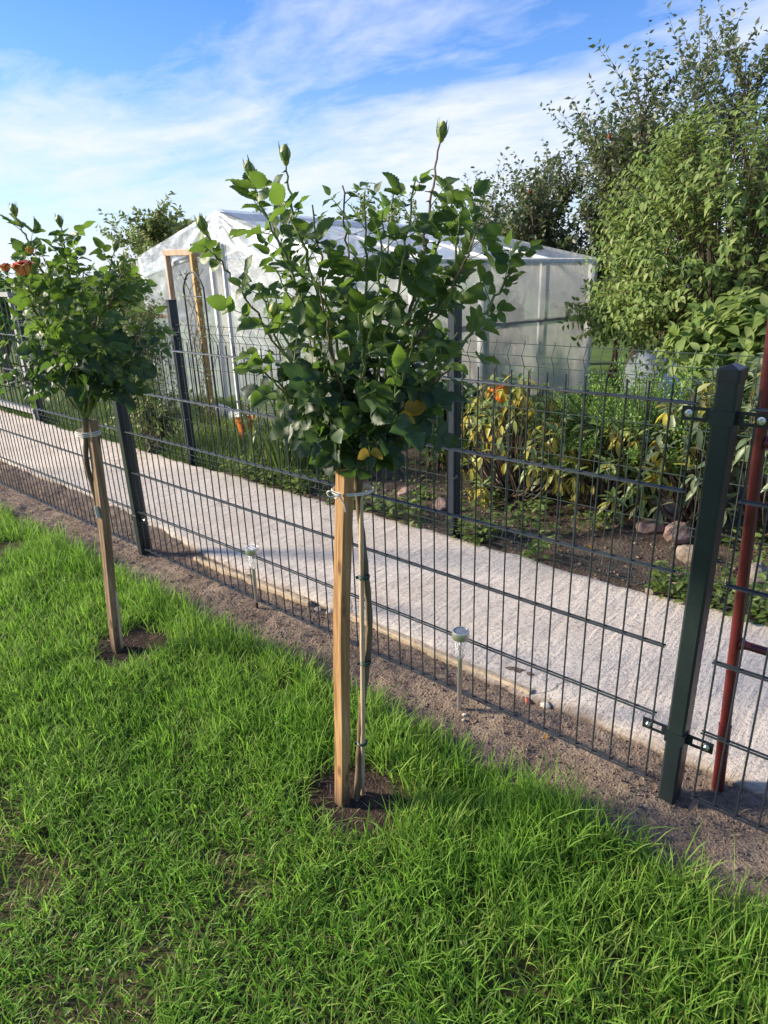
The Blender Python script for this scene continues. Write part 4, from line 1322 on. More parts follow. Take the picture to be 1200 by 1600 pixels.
# --- the near rose
ROSE_D = 1.415
G1 = at(558, 728, ROSE_D)
base1 = np.array([*ground(556, 1255)[:2], 0.0])
R1 = thing('rose_tree', base1, 'near standard rose with dense dark green crown tied to the golden stake', 'rose', 'standard roses')
stem1 = [base1 - (0, 0, .03), at(561, 1190, 1.418), at(566, 1100, 1.425), at(574, 1030, 1.43), at(577, 965, 1.43), at(570, 880, 1.43), at(562, 800, 1.425), G1]
c1 = [
    cn(1.38, [(590, 640), (640, 490), (668, 350), (688, 222)], 'bud', 1.1, G1),
    cn(1.36, [(540, 640), (505, 490), (462, 350), (447, 258)], 'bud', 1.1, G1),
    cn(1.45, [(530, 620), (470, 460), (420, 350), (394, 280)], 'bud', .85, G1),
    cn(1.38, [(528, 660), (455, 570), (395, 480), (348, 415), (322, 366)], 'bud', .62, G1),
    cn(1.27, [(530, 660), (470, 590), (432, 530), (428, 497)], 'bud', .8, G1),
    cn(1.40, [(600, 660), (700, 565), (770, 470), (818, 386)], 'none', 1.2, G1),
    cn(1.50, [(550, 620), (545, 450), (535, 290)], 'none', 1.0, G1),
    cn(1.42, [(562, 620), (572, 460), (570, 300)], 'none', 1.0, G1),
    cn(1.60, [(580, 620), (600, 450), (615, 300)], 'none', 1.0, G1),
    cn(1.55, [(600, 620), (680, 480), (730, 370)], 'none', 1.0, G1),
    cn(1.45, [(590, 630), (650, 520), (705, 420), (722, 300)], 'none', 1.0, G1),
    cn(1.50, [(540, 640), (480, 520), (430, 420)], 'none', .9, G1),
    cn(1.27, [(545, 650), (520, 560), (500, 440)], 'none', .9, G1),
    cn(1.22, [(560, 660), (570, 590), (560, 490)], 'none', .9, G1),
    cn(1.24, [(585, 660), (630, 590), (650, 510)], 'none', .9, G1),
    cn(1.30, [(590, 670), (650, 620), (705, 575)], 'none', .8, G1),
    cn(1.58, [(595, 660), (660, 590), (715, 520)], 'none', .8, G1),
    cn(1.26, [(530, 680), (470, 640), (425, 590)], 'none', .8, G1),
    cn(1.36, [(520, 680), (455, 620), (395, 560)], 'none', .8, G1),
    cn(1.20, [(545, 690), (515, 650), (490, 600)], 'none', .7, G1),
    cn(1.19, [(570, 690), (600, 650), (625, 610)], 'none', .7, G1),
    cn(1.60, [(540, 660), (500, 570), (470, 490)], 'none', .8, G1),
    cn(1.62, [(560, 650), (560, 550), (550, 430)], 'none', .8, G1),
    cn(1.48, [(520, 690), (480, 670), (455, 640)], 'none', .6, G1),
    cn(1.33, [(590, 700), (630, 680), (665, 655)], 'none', .6, G1),
    cn(1.33, [(580, 620), (620, 460), (650, 275)], 'none', .9, G1),
    cn(1.52, [(590, 620), (660, 450), (712, 300)], 'none', .9, G1),
    cn(1.36, [(590, 620), (690, 480), (748, 355)], 'none', .9, G1),
    cn(1.40, [(545, 620), (510, 470), (488, 320)], 'none', .9, G1),
    cn(1.32, [(560, 620), (590, 470), (598, 330)], 'none', .9, G1),
    cn(1.52, [(535, 620), (470, 470), (425, 350)], 'none', .8, G1),
    cn(1.34, [(525, 650), (450, 540), (402, 450)], 'none', .8, G1),
]
yl = [at(588, 690, 1.28), at(632, 662, 1.27)]
n1_ = rose_tree(R1, stem1, c1, 0.0395, 0.0075, 1.22, 1.19, yl, .15)

# --- the far rose
ROSE_D = 2.20
G2 = at(135, 655, ROSE_D)
base2 = np.array([*ground(190, 1012)[:2], 0.0])
R2 = thing('rose_tree', base2, 'far standard rose with a red and orange bloom, cut by the left edge', 'rose', 'standard roses')
stem2 = [base2 - (0, 0, .03), at(178, 960, 2.215), at(165, 870, 2.23), at(150, 780, 2.21), at(135, 720, 2.20), G2]
c2 = []
tips2 = [((25, 338), 2.10, 'bud', 1.0), ((95, 355), 2.15, 'bud', 1.0), ((179, 392), 2.12, 'bud', .9), ((190, 425), 2.05, 'bud', .8), ((38, 442), 1.90, 'none', 1.0), ((48, 403), 2.0, 'none', .9), ((70, 380), 2.35, 'none', .9),
         ((130, 400), 2.25, 'none', 1.0), ((212, 410), 2.3, 'none', 1.0), ((232, 480), 2.2, 'none', .9), ((235, 535), 2.05, 'none', .9), ((205, 560), 1.95, 'none', .8), ((150, 470), 1.92, 'none', .9), ((100, 460), 1.88, 'none', .9),
         ((55, 500), 1.90, 'none', .9), ((11, 432), 2.02, 'none', .9), ((-25, 500), 2.15, 'none', .9), ((0, 560), 2.0, 'none', .8), ((35, 590), 1.95, 'none', .8), ((160, 540), 1.88, 'none', .8), ((100, 540), 1.86, 'none', .8),
         ((180, 470), 2.45, 'none', .9), ((110, 420), 2.5, 'none', .9), ((40, 480), 2.5, 'none', .9), ((-10, 600), 2.2, 'none', .7), ((195, 600), 2.1, 'none', .7), ((70, 430), 2.0, 'none', .8), ((160, 420), 2.15, 'none', .8)]
for (tx, ty), D, e, vg in tips2:
    if e == 'none' and ty < 520 and tx > 60:
        ty += 24
    mx, my = 135 + (tx - 135) * .38 , 655 + (ty - 655) * .50 - 8
    if tx < 40 and ty > 550 or tx > 190 and ty > 550:
        my -= 25
    c2.append(cn(D, [(mx, my), (135 + (tx - 135) * .75, 655 + (ty - 655) * .80 - 6), (tx, ty)], e, vg, G2))
rose_tree(R2, stem2, c2, 0.040, 0.0085, 1.15, 1.20, (), .26)
p = at(40, 430, 1.88)
bloom(R2, p, (0.0, -.15, 1), 0.85, ('petal_salmon', 'petal', 'petal', 'petal'), .9)
bloom(R2, at(48, 396, 2.0), (0.1, 0, 1), 0.42, ('petal_salmon', 'petal_yellow'), .45)
bloom(R2, at(11, 424, 2.02), (-.1, 0, 1), 0.5, ('petal_salmon', 'petal'), .6)


# ------------------------------------------------------------------ edging pieces, stones, small finds
def rough_bar(name, x0, x1, y0, y1, w, h, label, cat, group, mat='tan_edging'):
    n = max(4, int((x1 - x0) / 0.035))
    t = np.linspace(0, 1, n)
    X = x0 + (x1 - x0) * t
    Y = y0 + (y1 - y0) * t + (fbm(X, X * 0 + 2, 3.0) - .5) * .03
    V, F = [], []
    for k, (sy, z) in enumerate(((-1, -.03), (-1, h * .8), (-.6, h), (.6, h), (1, h * .85), (1, -.03))):
        jit = (fbm(X + 9 * k, X * 0 + k, 18.0, 2) - .5)
        V.append(np.c_[X, Y + sy * w / 2 + jit * .008, z + jit * .010])
    V = np.concatenate(V)
    m_ = 6
    for k in range(m_ - 1):
        for i in range(n - 1):
            F.append((k * n + i, k * n + i + 1, (k + 1) * n + i + 1, (k + 1) * n + i))
    ends = [tuple(k * n for k in range(m_)), tuple(k * n + n - 1 for k in range(m_))[::-1]]
    b = MB((x0, y0, 0))
    b.add(V, F + ends)
    o = b.build(name, mat)
    o.location = (x0, y0, 0)
    return tag(o, label, cat, group)


rough_bar('edging_strip', -2.25, -1.46, 0.118, 0.142, 0.026, 0.028, 'long tan edging strip in the soil left of the near stake', 'edging', 'edging pieces')
rough_bar('edging_strip', -1.30, -0.43, 0.165, 0.156, 0.028, 0.030, 'long tan edging strip in the soil behind the right solar lamp', 'edging', 'edging pieces')


def stone(c, size, mat, label, cat='stone', group=None, seed=0, name='stone', sink=.3, rz=0.0, rough=.22):
    r2 = np.random.default_rng(seed + 100)
    V, F = [], []
    nu, nv = 34, 20
    offs = unit(r2.normal(0, 1, (13, 3)))
    lim_ = r2.uniform(.56, .92, 13)
    for j in range(nv):
        th = math.pi * j / (nv - 1)
        for k in range(nu):
            ph = 2 * math.pi * k / nu
            d = np.array((math.sin(th) * math.cos(ph), math.sin(th) * math.sin(ph), math.cos(th)))
            s = 1.0
            for q, lm in zip(offs, lim_):         # flattened facets
                s = min(s, (lm + (rough - .22) * .4) / max(0.05, d @ q)) if d @ q > .3 else s
            s *= 1 + 0.04 * math.sin(d[0] * 9 + seed) * math.cos(d[1] * 8 + d[2] * 7)
            V.append(d * s)
    for j in range(nv - 1):
        for k in range(nu):
            F.append((j * nu + k, (j + 1) * nu + k, (j + 1) * nu + (k + 1) % nu, j * nu + (k + 1) % nu))
    if name == 'stone':
        size = tuple(q * .84 for q in size)
        sink = .38
    V = np.array(V) * np.array(size) / 2
    cz, sz = math.cos(rz), math.sin(rz)
    V = np.c_[V[:, 0] * cz - V[:, 1] * sz, V[:, 0] * sz + V[:, 1] * cz, V[:, 2] + size[2] * (.5 - sink)]
    me = np_mesh(name, V, F, mat, smooth=True)
    try:
        me.set_sharp_from_angle(angle=math.radians(14 if rough < .45 else 60))
    except Exception:
        pass
    o = link(name, me)
    o.location = tuple(float(q) for q in c)
    return tag(o, label, cat, group)


G_ = 'stones edging the planting bed'
stone((*ground(637, 783)[:2], .03), (.20, .15, .12), 'pink_stone', 'pinkish boulder just left of the rear fence post behind the near rose', group=G_, seed=1, rz=.7)
stone((*ground(690, 800)[:2], .02), (.14, .13, .13), 'pink_stone', 'small pink stone touching the rear fence post behind the near rose', group=G_, seed=2)
stone((-0.61, 1.72, .04), (.22, .16, .15), 'pink_stone', 'angular pink rock left of the thick green post', group=G_, seed=3, rz=.3)
stone((-0.47, 1.66, .07), (.20, .14, .16), 'pink_stone', 'pale pink block leaning behind the thick green post', group=G_, seed=4, rz=1.0)
stone((-0.63, 1.93, .08), (.26, .2, .22), 'grey_stone', 'shaded grey rock under the rhododendron left of the thick post', group=G_, seed=5)
stone((-0.36, 1.50, .03), (.17, .14, .15), 'tan_stone', 'tan stone partly hidden by the thick green post', group=G_, seed=6)
stone((-0.28, 1.20, .02), (.23, .15, .13), 'tan_stone', 'smooth tan stone beside the path left of the thick post', group=G_, seed=7, rz=.6, rough=.4)
stone((-0.08, 1.44, .03), (.20, .17, .19), 'grey_stone', 'grey speckled stone between the thick post and the red tube', group=G_, seed=8)
stone((0.095, 1.20, .02), (.20, .16, .15), 'tan_stone', 'tan stone right of the red tube by the path', group=G_, seed=9)
stone((-0.395, 1.10, .01), (.07, .05, .045), 'tan_stone', 'small brown stone at the path edge beside the tan stone', group=G_, seed=10)
stone((-1.408, 0.138, .0), (.035, .030, .035), 'pale_chip', 'left one of two pale rubble chunks beside the near stake', 'rubble', 'rubble chunks', 11, 'rubble_chunk')
stone((-1.350, 0.150, .0), (.040, .028, .038), 'pale_chip', 'right one of two pale rubble chunks beside the near stake', 'rubble', 'rubble chunks', 12, 'rubble_chunk')
stone((-0.370, 0.146, .0), (.048, .034, .036), 'pale_chip', 'pale rubble chunk ending the edging strip by the red brick chip', 'rubble', 'rubble chunks', 13, 'rubble_chunk')
stone((-0.424, 0.128, .006), (.028, .022, .026), 'brick', 'small red brick chip at the end of the edging strip', 'brick chip', None, 14, 'brick_chip')
stone((-0.543, -0.052, .006), (.018, .014, .012), 'pale_chip', 'larger pale pebble at the foot of the right solar lamp', 'pebble', 'pebbles by the lamp', 15, 'pebble')
stone((-0.532, -0.075, .006), (.013, .012, .010), 'pale_chip', 'smaller pale pebble in front of the right solar lamp', 'pebble', 'pebbles by the lamp', 16, 'pebble')


def ground_leaf(px, py, L, mat, label, tpl, rz, curl=0.0, z=.008, name='fallen_leaf', n=(0, 0, 1)):
    c = ground(px, py)
    tv, tf = tpl
    A = frames(np.array([[math.cos(rz), math.sin(rz), curl]]), np.array([n], float))[0]
    o = link(name, np_mesh(name, (tv @ A.T) * L, tf, mat, smooth=True))
    o.location = (c[0], c[1], z)
    tag(o, label, 'leaf')


ground_leaf(1074, 1272, .055, 'dry_leaf', 'curled brown dry leaf standing at the foot of the thick post', TP_RHO[2], .9, 1.2, .004, n=(.5, -.8, .4))
ground_leaf(852, 1158, .022, 'yellow_leaf', 'single yellow leaf on the soil below the fence', TP_OV[0], 2.0, 0.2)
ground_leaf(1120, 952, .06, 'dry_leaf', 'brown dry leaf by the path right of the thick post', TP_OV[1], 1.2, 0.6)
ground_leaf(905, 920, .05, 'dry_leaf', 'brown fallen leaf on the bed left of the thick post', TP_OV[2], .4, 0.3, .02)
ground_leaf(925, 868, .06, 'yellow_leaf', 'yellow fallen leaf on the bed under the rhododendron', TP_RHO[0], 2.6, 0.2, .03)


# ------------------------------------------------------------------ polythene greenhouse
GN, GR = np.array([-2.90, 1.95, 0.0]), np.array([-2.66, 5.37, 0.0])
GL = GN + np.array([-0.9974, 0.0725, 0.0]) * 3.04
GF = GL + (GR - GN)
Z3 = np.array([0, 0, 1.0])
EN, EL, ER, EF = GN + Z3 * 1.39, GL + Z3 * 1.475, GR + Z3 * 1.335, GF + Z3 * 1.40
A1 = (GN + GL) / 2 + Z3 * 1.79
A2 = (GR + GF) / 2 + Z3 * 1.665
GH = thing('greenhouse', (GN + GL + GR + GF) / 4, 'gabled greenhouse of wrinkled clear film with a wooden doorway', 'greenhouse')
GO = np.array(GH.location)
gu = unit(GL - GN)                    # along the gable, away from the near corner
gv = unit(GR - GN)                    # along the long side
gout = -gv                            # gable faces the camera
sout = -gu


def film(corners, mat, nu=36, nv=24, amp=.02, seed=0.0, name='film_sheet', fan=None):
    a, b, c, d = [np.array(q, float) for q in corners]
    u = np.linspace(0, 1, nu)[None, :, None]
    v = np.linspace(0, 1, nv)[:, None, None]
    P = (a * (1 - u) + b * u) * (1 - v) + (d * (1 - u) + c * u) * v
    nn = unit(np.cross(b - a, d - a) if np.linalg.norm(d - a) > 1e-6 else np.cross(b - a, c - a))
    L1, L2 = np.linalg.norm(b - a), max(np.linalg.norm(d - a), np.linalg.norm(c - b))
    U, W = (u[..., 0] * L1 + 0 * v[..., 0]) + seed, (v[..., 0] * L2 + 0 * u[..., 0]) + seed * 1.7
    disp = (fbm(U * 1.0 + W * .35, W, 3.2, 4) - .5) * 2 * amp
    disp += (fbm(U * 3.5 + W * .6, W * .7, 3.0, 2) - .5) * amp
    if fan is not None:
        ang = np.arctan2(P[..., 2] - fan[2], ((P - fan) @ gu))
        rad = np.linalg.norm(P - fan, axis=2)
        disp += np.sin(ang * 21 + seed) * .005 * np.clip(1 - rad / 1.1, 0, 1)
    edge = np.minimum(np.minimum(u, 1 - u), np.minimum(v, 1 - v))[..., 0]
    disp = disp * np.clip(edge * 8, 0.15, 1)
    P = P + nn * disp[..., None] - GO
    i = (np.arange(nv - 1)[:, None] * nu + np.arange(nu - 1)[None]).ravel()
    return link(name, np_mesh(name, P.reshape(-1, 3), np.c_[i, i + 1, i + 1 + nu, i + nu], mat, smooth=True), GH)


def gp(s, z, off=0.0):
    """Point on the gable wall: s metres from the near corner, z up, off in front."""
    return GN + gu * s + Z3 * z + gout * off


LG = np.linalg.norm(GL - GN)
LS_ = np.linalg.norm(GR - GN)
sJ1, sJ2 = 2.39, 1.93     # wooden jambs (left one seen first)
zD = 1.50

film([gp(sJ1, .95), gp(LG, .95), gp(LG, 1.36), gp(sJ1, 1.52)], 'film', 40, 24, .012, 1.0)
film([gp(sJ1, .0, .004), gp(LG, .0, .004), gp(LG, .95, .004), gp(sJ1, .95, .004)], 'film', 30, 20, .010, 2.0)
film([gp(LG / 2, 1.55, .03), gp(LG, 1.30, .03), gp(LG, 1.475, .03), gp(LG / 2, 1.79, .03)], 'film', 70, 26, .010, 3.0, fan=A1)
film([gp(0, 1.24, .03), gp(LG / 2, 1.55, .03), gp(LG / 2, 1.79, .03), gp(0, 1.39, .03)], 'film', 70, 26, .010, 4.0, fan=A1)
film([gp(0, 0), gp(1.47, 0), gp(1.47, 1.56), gp(0, 1.26)], 'film', 44, 34, .012, 5.0)
film([GN + sout * .004, GR + sout * .004, ER + sout * .004, EN + sout * .004], 'film_side', 90, 40, .012, 6.0)
film([EN + sout * .03 - Z3 * .05, ER + sout * .03 - Z3 * .05, A2 + Z3 * .01, A1 + Z3 * .01], 'film_roof', 80, 34, .012, 7.0, 'roof_film')
film([EL, EF, A2 + Z3 * .012, A1 + Z3 * .012], 'film_roof', 60, 30, .02, 8.0, 'roof_film')
film([GL, GF, EF, EL], 'film', 50, 24, .02, 9.0)
film([GR, GF, EF, ER], 'film', 44, 24, .02, 10.0)
film([ER, EF, A2 - Z3 * .001, A2], 'film', 24, 12, .01, 11.0)


def gbar(name, a, b, w, d, mat, bev=.004):
    MB(GO).bar(a, b, w, d, upv=(0.31, 0.95, 0.02), bev=bev).build(name, mat, GH)


inn = -gout * .03
gbar('door_jamb', gp(sJ1, -.02, .035), gp(sJ1, zD, .035), .055, .045, 'jamb')
gbar('door_jamb', gp(sJ2, -.02, .035), gp(sJ2, zD - .02, .035), .060, .05, 'ochre')
gbar('door_lintel', gp(sJ1 + .03, zD, .037), gp(sJ2 - .03, zD - .01, .037), .05, .045, 'jamb')
gbar('frame_post', gp(.0, -.02) + gv * .04, gp(.0, 1.37) + gv * .04, .06, .06, 'white_paint')
gbar('frame_post', gp(LG - .03, -.02) + gv * .04, gp(LG - .03, 1.45) + gv * .04, .05, .05, 'white_paint')
gbar('frame_post', gp(1.50, -.02, .01), gp(1.50, 1.75, .01), .032, .03, 'white_paint')
gbar('frame_rail', gp(sJ1 + .03, .94, .018), gp(LG, .94, .018), .035, .03, 'jamb')
gbar('frame_rail', gp(.02, 1.25, -.03), gp(LG / 2, 1.54, -.03), .04, .03, 'white_paint')
gbar('frame_rail', gp(LG - .02, 1.31, -.03), gp(LG / 2, 1.54, -.03), .04, .03, 'white_paint')
gbar('ridge_beam', A1 - Z3 * .035, A2 - Z3 * .03, .04, .05, 'white_paint')
for q in (0.20, 0.452, 0.72, 0.985):
    p = GN + gv * LS_ * q + gu * .035
    ze = 1.39 + (1.335 - 1.39) * q
    gbar('frame_post', p - Z3 * .02, p + Z3 * (ze - .02), .052 if q != .72 else .032, .045, 'white_paint')
gbar('eave_beam', EN + gu * .03 - Z3 * .02, ER + gu * .03 - Z3 * .02, .04, .04, 'white_paint')
gbar('eave_beam', EL - gu * .03 - Z3 * .02, EF - gu * .03 - Z3 * .02, .04, .04, 'white_paint')
gbar('side_rail', GN + gu * .03 + Z3 * .865, GR + gu * .03 + Z3 * .775, .035, .035, 'brown_rail')
for q in (.25, .5, .75):
    gbar('rafter', EN + (ER - EN) * q - Z3 * .02, A1 + (A2 - A1) * q - Z3 * .03, .03, .03, 'white_paint')
    gbar('rafter', EL + (EF - EL) * q - Z3 * .02, A1 + (A2 - A1) * q - Z3 * .03, .03, .03, 'white_paint')
# half open inner door leaf behind the doorway
h0 = gp(sJ2 - .02, 0.22, -.12)
dl = unit(-gu * .35 + gv * .94)
MB(GO).bar(h0, h0 + Z3 * 1.2, .03, .03).build('door_leaf_stile', 'white_paint', GH)
film([h0, h0 + dl * .55, h0 + dl * .55 + Z3 * 1.2, h0 + Z3 * 1.2], 'film_side', 16, 24, .01, 12.0, 'door_film')

# black tube arch in front of the doorway
aL, aR = ground(316, 676), ground(347, 694)
arch = thing('tube_arch', aL, 'black tube plant arch standing in front of the greenhouse doorway', 'arch')
hgt, au = 1.16, unit(aR - aL)
wd = np.linalg.norm(aR - aL)
ap = [aL - Z3 * .05, aL + Z3 * hgt * .5, aL + Z3 * hgt]
ap += [aL + au * wd * (.5 - .5 * math.cos(t)) + Z3 * (hgt + .17 * math.sin(t)) for t in np.linspace(.35, math.pi - .35, 9)]
ap += [aR + Z3 * hgt, aR + Z3 * hgt * .5, aR - Z3 * .05]
MB(aL).tube(spline(ap, 70), .0075, 8).build('arch_tube', 'black_tube', arch, True)
for z in (.25, .55, .85, 1.15):
    MB(aL).tube([aL + Z3 * z, (aL + aR) / 2 + Z3 * z, aR + Z3 * z], .005, 6).build('cross_bar', 'black_tube', arch, True)
cl_ = thing('climbing_plant', aL + au * .1, 'thin climbing plant with small leaves on the black arch', 'climber')
P, D, Nn, S = [], [], [], []
vb = MB(np.array(cl_.location))
for k in range(6):
    q = [aL + au * wd * random.uniform(.1, .9) * (j > 0) + au * .1 * (j == 0) + Z3 * 1.35 * j / 7 + np.append(rng.normal(0, .03, 2), 0) for j in range(8)]
    sp_ = spline(q, 40)
    vb.tube(sp_, .0025, 5)
    for i in range(3, 40):
        if random.random() < .8:
            P.append(sp_[i]); D.append(rng.normal(0, 1, 3) - Z3 * .4); Nn.append(rng.normal(0, 1, 3) + Z3); S.append(random.uniform(.02, .04))
vb.build('vine', 'bark', cl_, True)
sprays(cl_, TP_OV, P, D, Nn, S, 'far_leaf', 'foliage')


# ------------------------------------------------------------------ pots and pale things behind the fence
def pot(c, r, h, label, tilt=(0, 0, 0)):
    o = thing('orange_pot', c, label, 'flower pot', 'orange pots')
    o.rotation_euler = tilt
    MB().lathe((0, 0, 0), [(r * .72, 0), (r * .95, h * .84), (r * 1.06, h * .85), (r * 1.08, h), (r * .98, h), (r * .93, h * .86)], 24).build('pot_body', 'orange', o, True)
    MB().lathe((0, 0, 0), [(r * .92, h * .80), (r * .92, h * .86)], 24).build('potting_soil', 'clod', o)
    return o


pc = ground(388, 688)
pot((pc[0], pc[1], 0.02), .085, .17, 'orange flower pot standing in rough grass before the greenhouse')
p2 = at(786, 612, 3.75)
pot((p2[0], p2[1], p2[2] - .05), .055, .085, 'tilted orange pot showing behind the top of the yellowing rhododendron', (0.12, -0.25, 0))
shelf = thing('plant_stand', (p2[0], p2[1], 0), 'low stand carrying the tilted orange pot', 'stand')
MB().lathe((0, 0, 0), [(.05, 0), (.03, .05), (.018, .3), (.03, p2[2] - .05)], 14).build('column', 'grey_stone', shelf, True)
fl = thing('potted_flower', (pc[0], pc[1], .17), 'small red and yellow flower growing in the orange pot', 'flower')
vb = MB(np.array(fl.location))
P, D, Nn, S = [], [], [], []
for k in range(6):
    a = k * 1.05
    e = np.array(fl.location) + np.array([math.cos(a) * .05, math.sin(a) * .05, .12 + .03 * (k % 3)])
    vb.tube(spline([np.array(fl.location), np.array(fl.location) + Z3 * .07, e], 8), .002, 5)
    for j in range(5):
        P.append(np.array(fl.location) + (e - np.array(fl.location)) * (.3 + .14 * j)); D.append(rng.normal(0, 1, 3)); Nn.append(rng.normal(0, .6, 3) + Z3); S.append(.035)
    hd = MB(np.array(fl.location))
    for j in range(8):
        t = j * math.pi / 4
        dv = np.array([math.cos(t), math.sin(t), .3]) * .016
        sv = np.array([-math.sin(t), math.cos(t), 0]) * .006
        hd.add([e, e + dv * .6 + sv, e + dv, e + dv * .6 - sv], [(0, 1, 2, 3)])
    hd.build('flower_head', ('petal', 'petal_yellow')[k % 2], fl)
vb.build('stem', 'rose_stem', fl)
sprays(fl, TP_OV, P, D, Nn, S, 'far_leaf', 'foliage')
kb = ground(355, 655)
rough_bar('white_kerb', kb[0] - .25, kb[0] + .45, kb[1] + .05, kb[1] - .12, .10, .12, 'white painted low kerb left of the orange pot', 'kerb', None, 'white_paint')

wt_ = at(1020, 578, 6.2)
stone((wt_[0], wt_[1], wt_[2] - .42), (.62, .52, .62), 'white_plastic', 'large white rounded sack showing behind the juniper', 'sack', None, 21, 'white_sack', sink=.02, rough=.5)
bt = at(1042, 556, 6.5)
trunk_base = np.array([bt[0], bt[1], -.05])
wtree = thing('limewashed_trunk', trunk_base, 'whitewashed tree trunk standing behind the white sack', 'tree trunk')
MB(trunk_base).tube(spline([trunk_base, trunk_base + (0, 0, .5), trunk_base + (.02, .01, 1.15), trunk_base + (-.03, 0, 1.6)], 14), np.linspace(.15, .10, 14), 14).build('trunk', 'limewash', wtree, True)


# ------------------------------------------------------------------ shrubs of the bed
def rhodo(c, rx, ry, h, ntips, label, mat, yfrac, leaf=0.085, nparts=260, zlow=.35):
    c = np.array([c[0], c[1], 0.03])
    t = thing('rhododendron', c, label, 'shrub', 'rhododendrons')
    st = MB(c)
    P, D, Nn, S, Y = [], [], [], [], []
    for k in range(ntips):
        a = 2.399963 * k + rng.uniform(-.3, .3)
        r = math.sqrt((k + .5) / ntips) * rng.uniform(.8, 1.08)
        top = h * (1 - .55 * r * r) * rng.uniform(.82, 1.06)
        if rng.random() < .25:
            top *= rng.uniform(zlow, .8)
        tip = c + np.array([rx * r * math.cos(a), ry * r * math.sin(a), top])
        mid = c + (tip - c) * .5 + np.array([0, 0, -.08 * h]) + np.append(rng.normal(0, .03, 2), 0)
        st.tube(spline([c + np.append(rng.normal(0, .03, 2), 0), mid, tip], 9), np.linspace(.007, .003, 9), 5)
        ax_ = unit(tip - mid + Z3 * .25)
        x = unit(np.cross(ax_, (.2, .3, .9)))
        y = np.cross(ax_, x)
        n = rng.integers(7, 12)
        yell = rng.random() < yfrac
        for j in range(n):
            b = 2.4 * j + rng.uniform(-.3, .3)
            low = j < n * .45
            o = math.cos(b) * x + math.sin(b) * y
            d = unit(o + ax_ * (rng.uniform(-.35, .1) if low else rng.uniform(.3, .9)) - Z3 * (rng.uniform(.3, 1.0) if low else .1))
            P.append(tip - ax_ * (0.035 if low else 0.006) + d * .006)
            D.append(d)
            Nn.append(unit(ax_ + .5 * Z3 + rng.normal(0, .18, 3)))
            S.append(leaf * rng.uniform(.75, 1.15))
            Y.append((low and yell) or rng.random() < yfrac * .15)
    st.build('stems', 'bark', t, True)
    P, D, Nn, S, Y = map(np.array, (P, D, Nn, S, Y))
    if Y.any():
        leaves(t, TP_RHO, P[Y], D[Y], Nn[Y], S[Y], 'rhodo_yellow', min(90, int(Y.sum())), 'yellow_leaf', 'yellow_foliage', front=.6)
    leaves(t, TP_RHO, P[~Y], D[~Y], Nn[~Y], S[~Y], mat, nparts - min(90, int(Y.sum())), 'leaf', 'foliage', front=.6)


rhodo((-1.42, 1.74), .46, .32, .72, 110, 'yellowing rhododendron in the middle, right of the rear post', 'rhodo_leaf', .72, .078, 270, .2)
rhodo((-0.92, 1.84), .36, .28, .54, 84, 'low yellowing rhododendron between the juniper and the bed', 'rhodo_leaf', .7, .075, 240, .25)
rhodo((-0.50, 1.90), .30, .28, .74, 66, 'grey green rhododendron left of the thick fence post', 'rhodo_grey', .34, .080, 270, .25)
rhodo((-0.12, 1.92), .34, .30, .95, 74, 'tall grey green rhododendron between thick post and red tube', 'rhodo_grey', .14, .085, 270, .25)

# juniper
jc = np.array([*at(1012, 620, 3.6)[:2], 0.02])
jt = thing('juniper', jc, 'low bright green juniper behind the rhododendrons', 'shrub')
st = MB(jc)
P, D, Nn, S = [], [], [], []
for k in range(170):
    a = rng.uniform(0, 6.283)
    r = rng.random() ** .5
    tip = jc + np.array([.72 * r * math.cos(a), .55 * r * math.sin(a), .72 * (1 - .45 * r * r) * rng.uniform(.8, 1.05)])
    q = spline([jc + (0, 0, .1), jc + (tip - jc) * .6 + (0, 0, .05), tip + unit(tip - jc) * .06 - Z3 * .02], 16)
    st.tube(q[::3], np.linspace(.007, .002, 6), 3)
    for i in range(6, 16):
        for _ in range(24):
            d = unit(unit(q[i] - q[i - 1]) * .9 + rng.normal(0, .9, 3) + Z3 * .1)
            P.append(q[i] + rng.normal(0, .018, 3)); D.append(d); Nn.append(rng.normal(0, 1, 3) + Z3 * .6); S.append(rng.uniform(.010, .021))
st.build('stems', 'bark', jt)
sprays(jt, TP_NEEDLE, P, D, Nn, S, 'juniper', 'foliage')


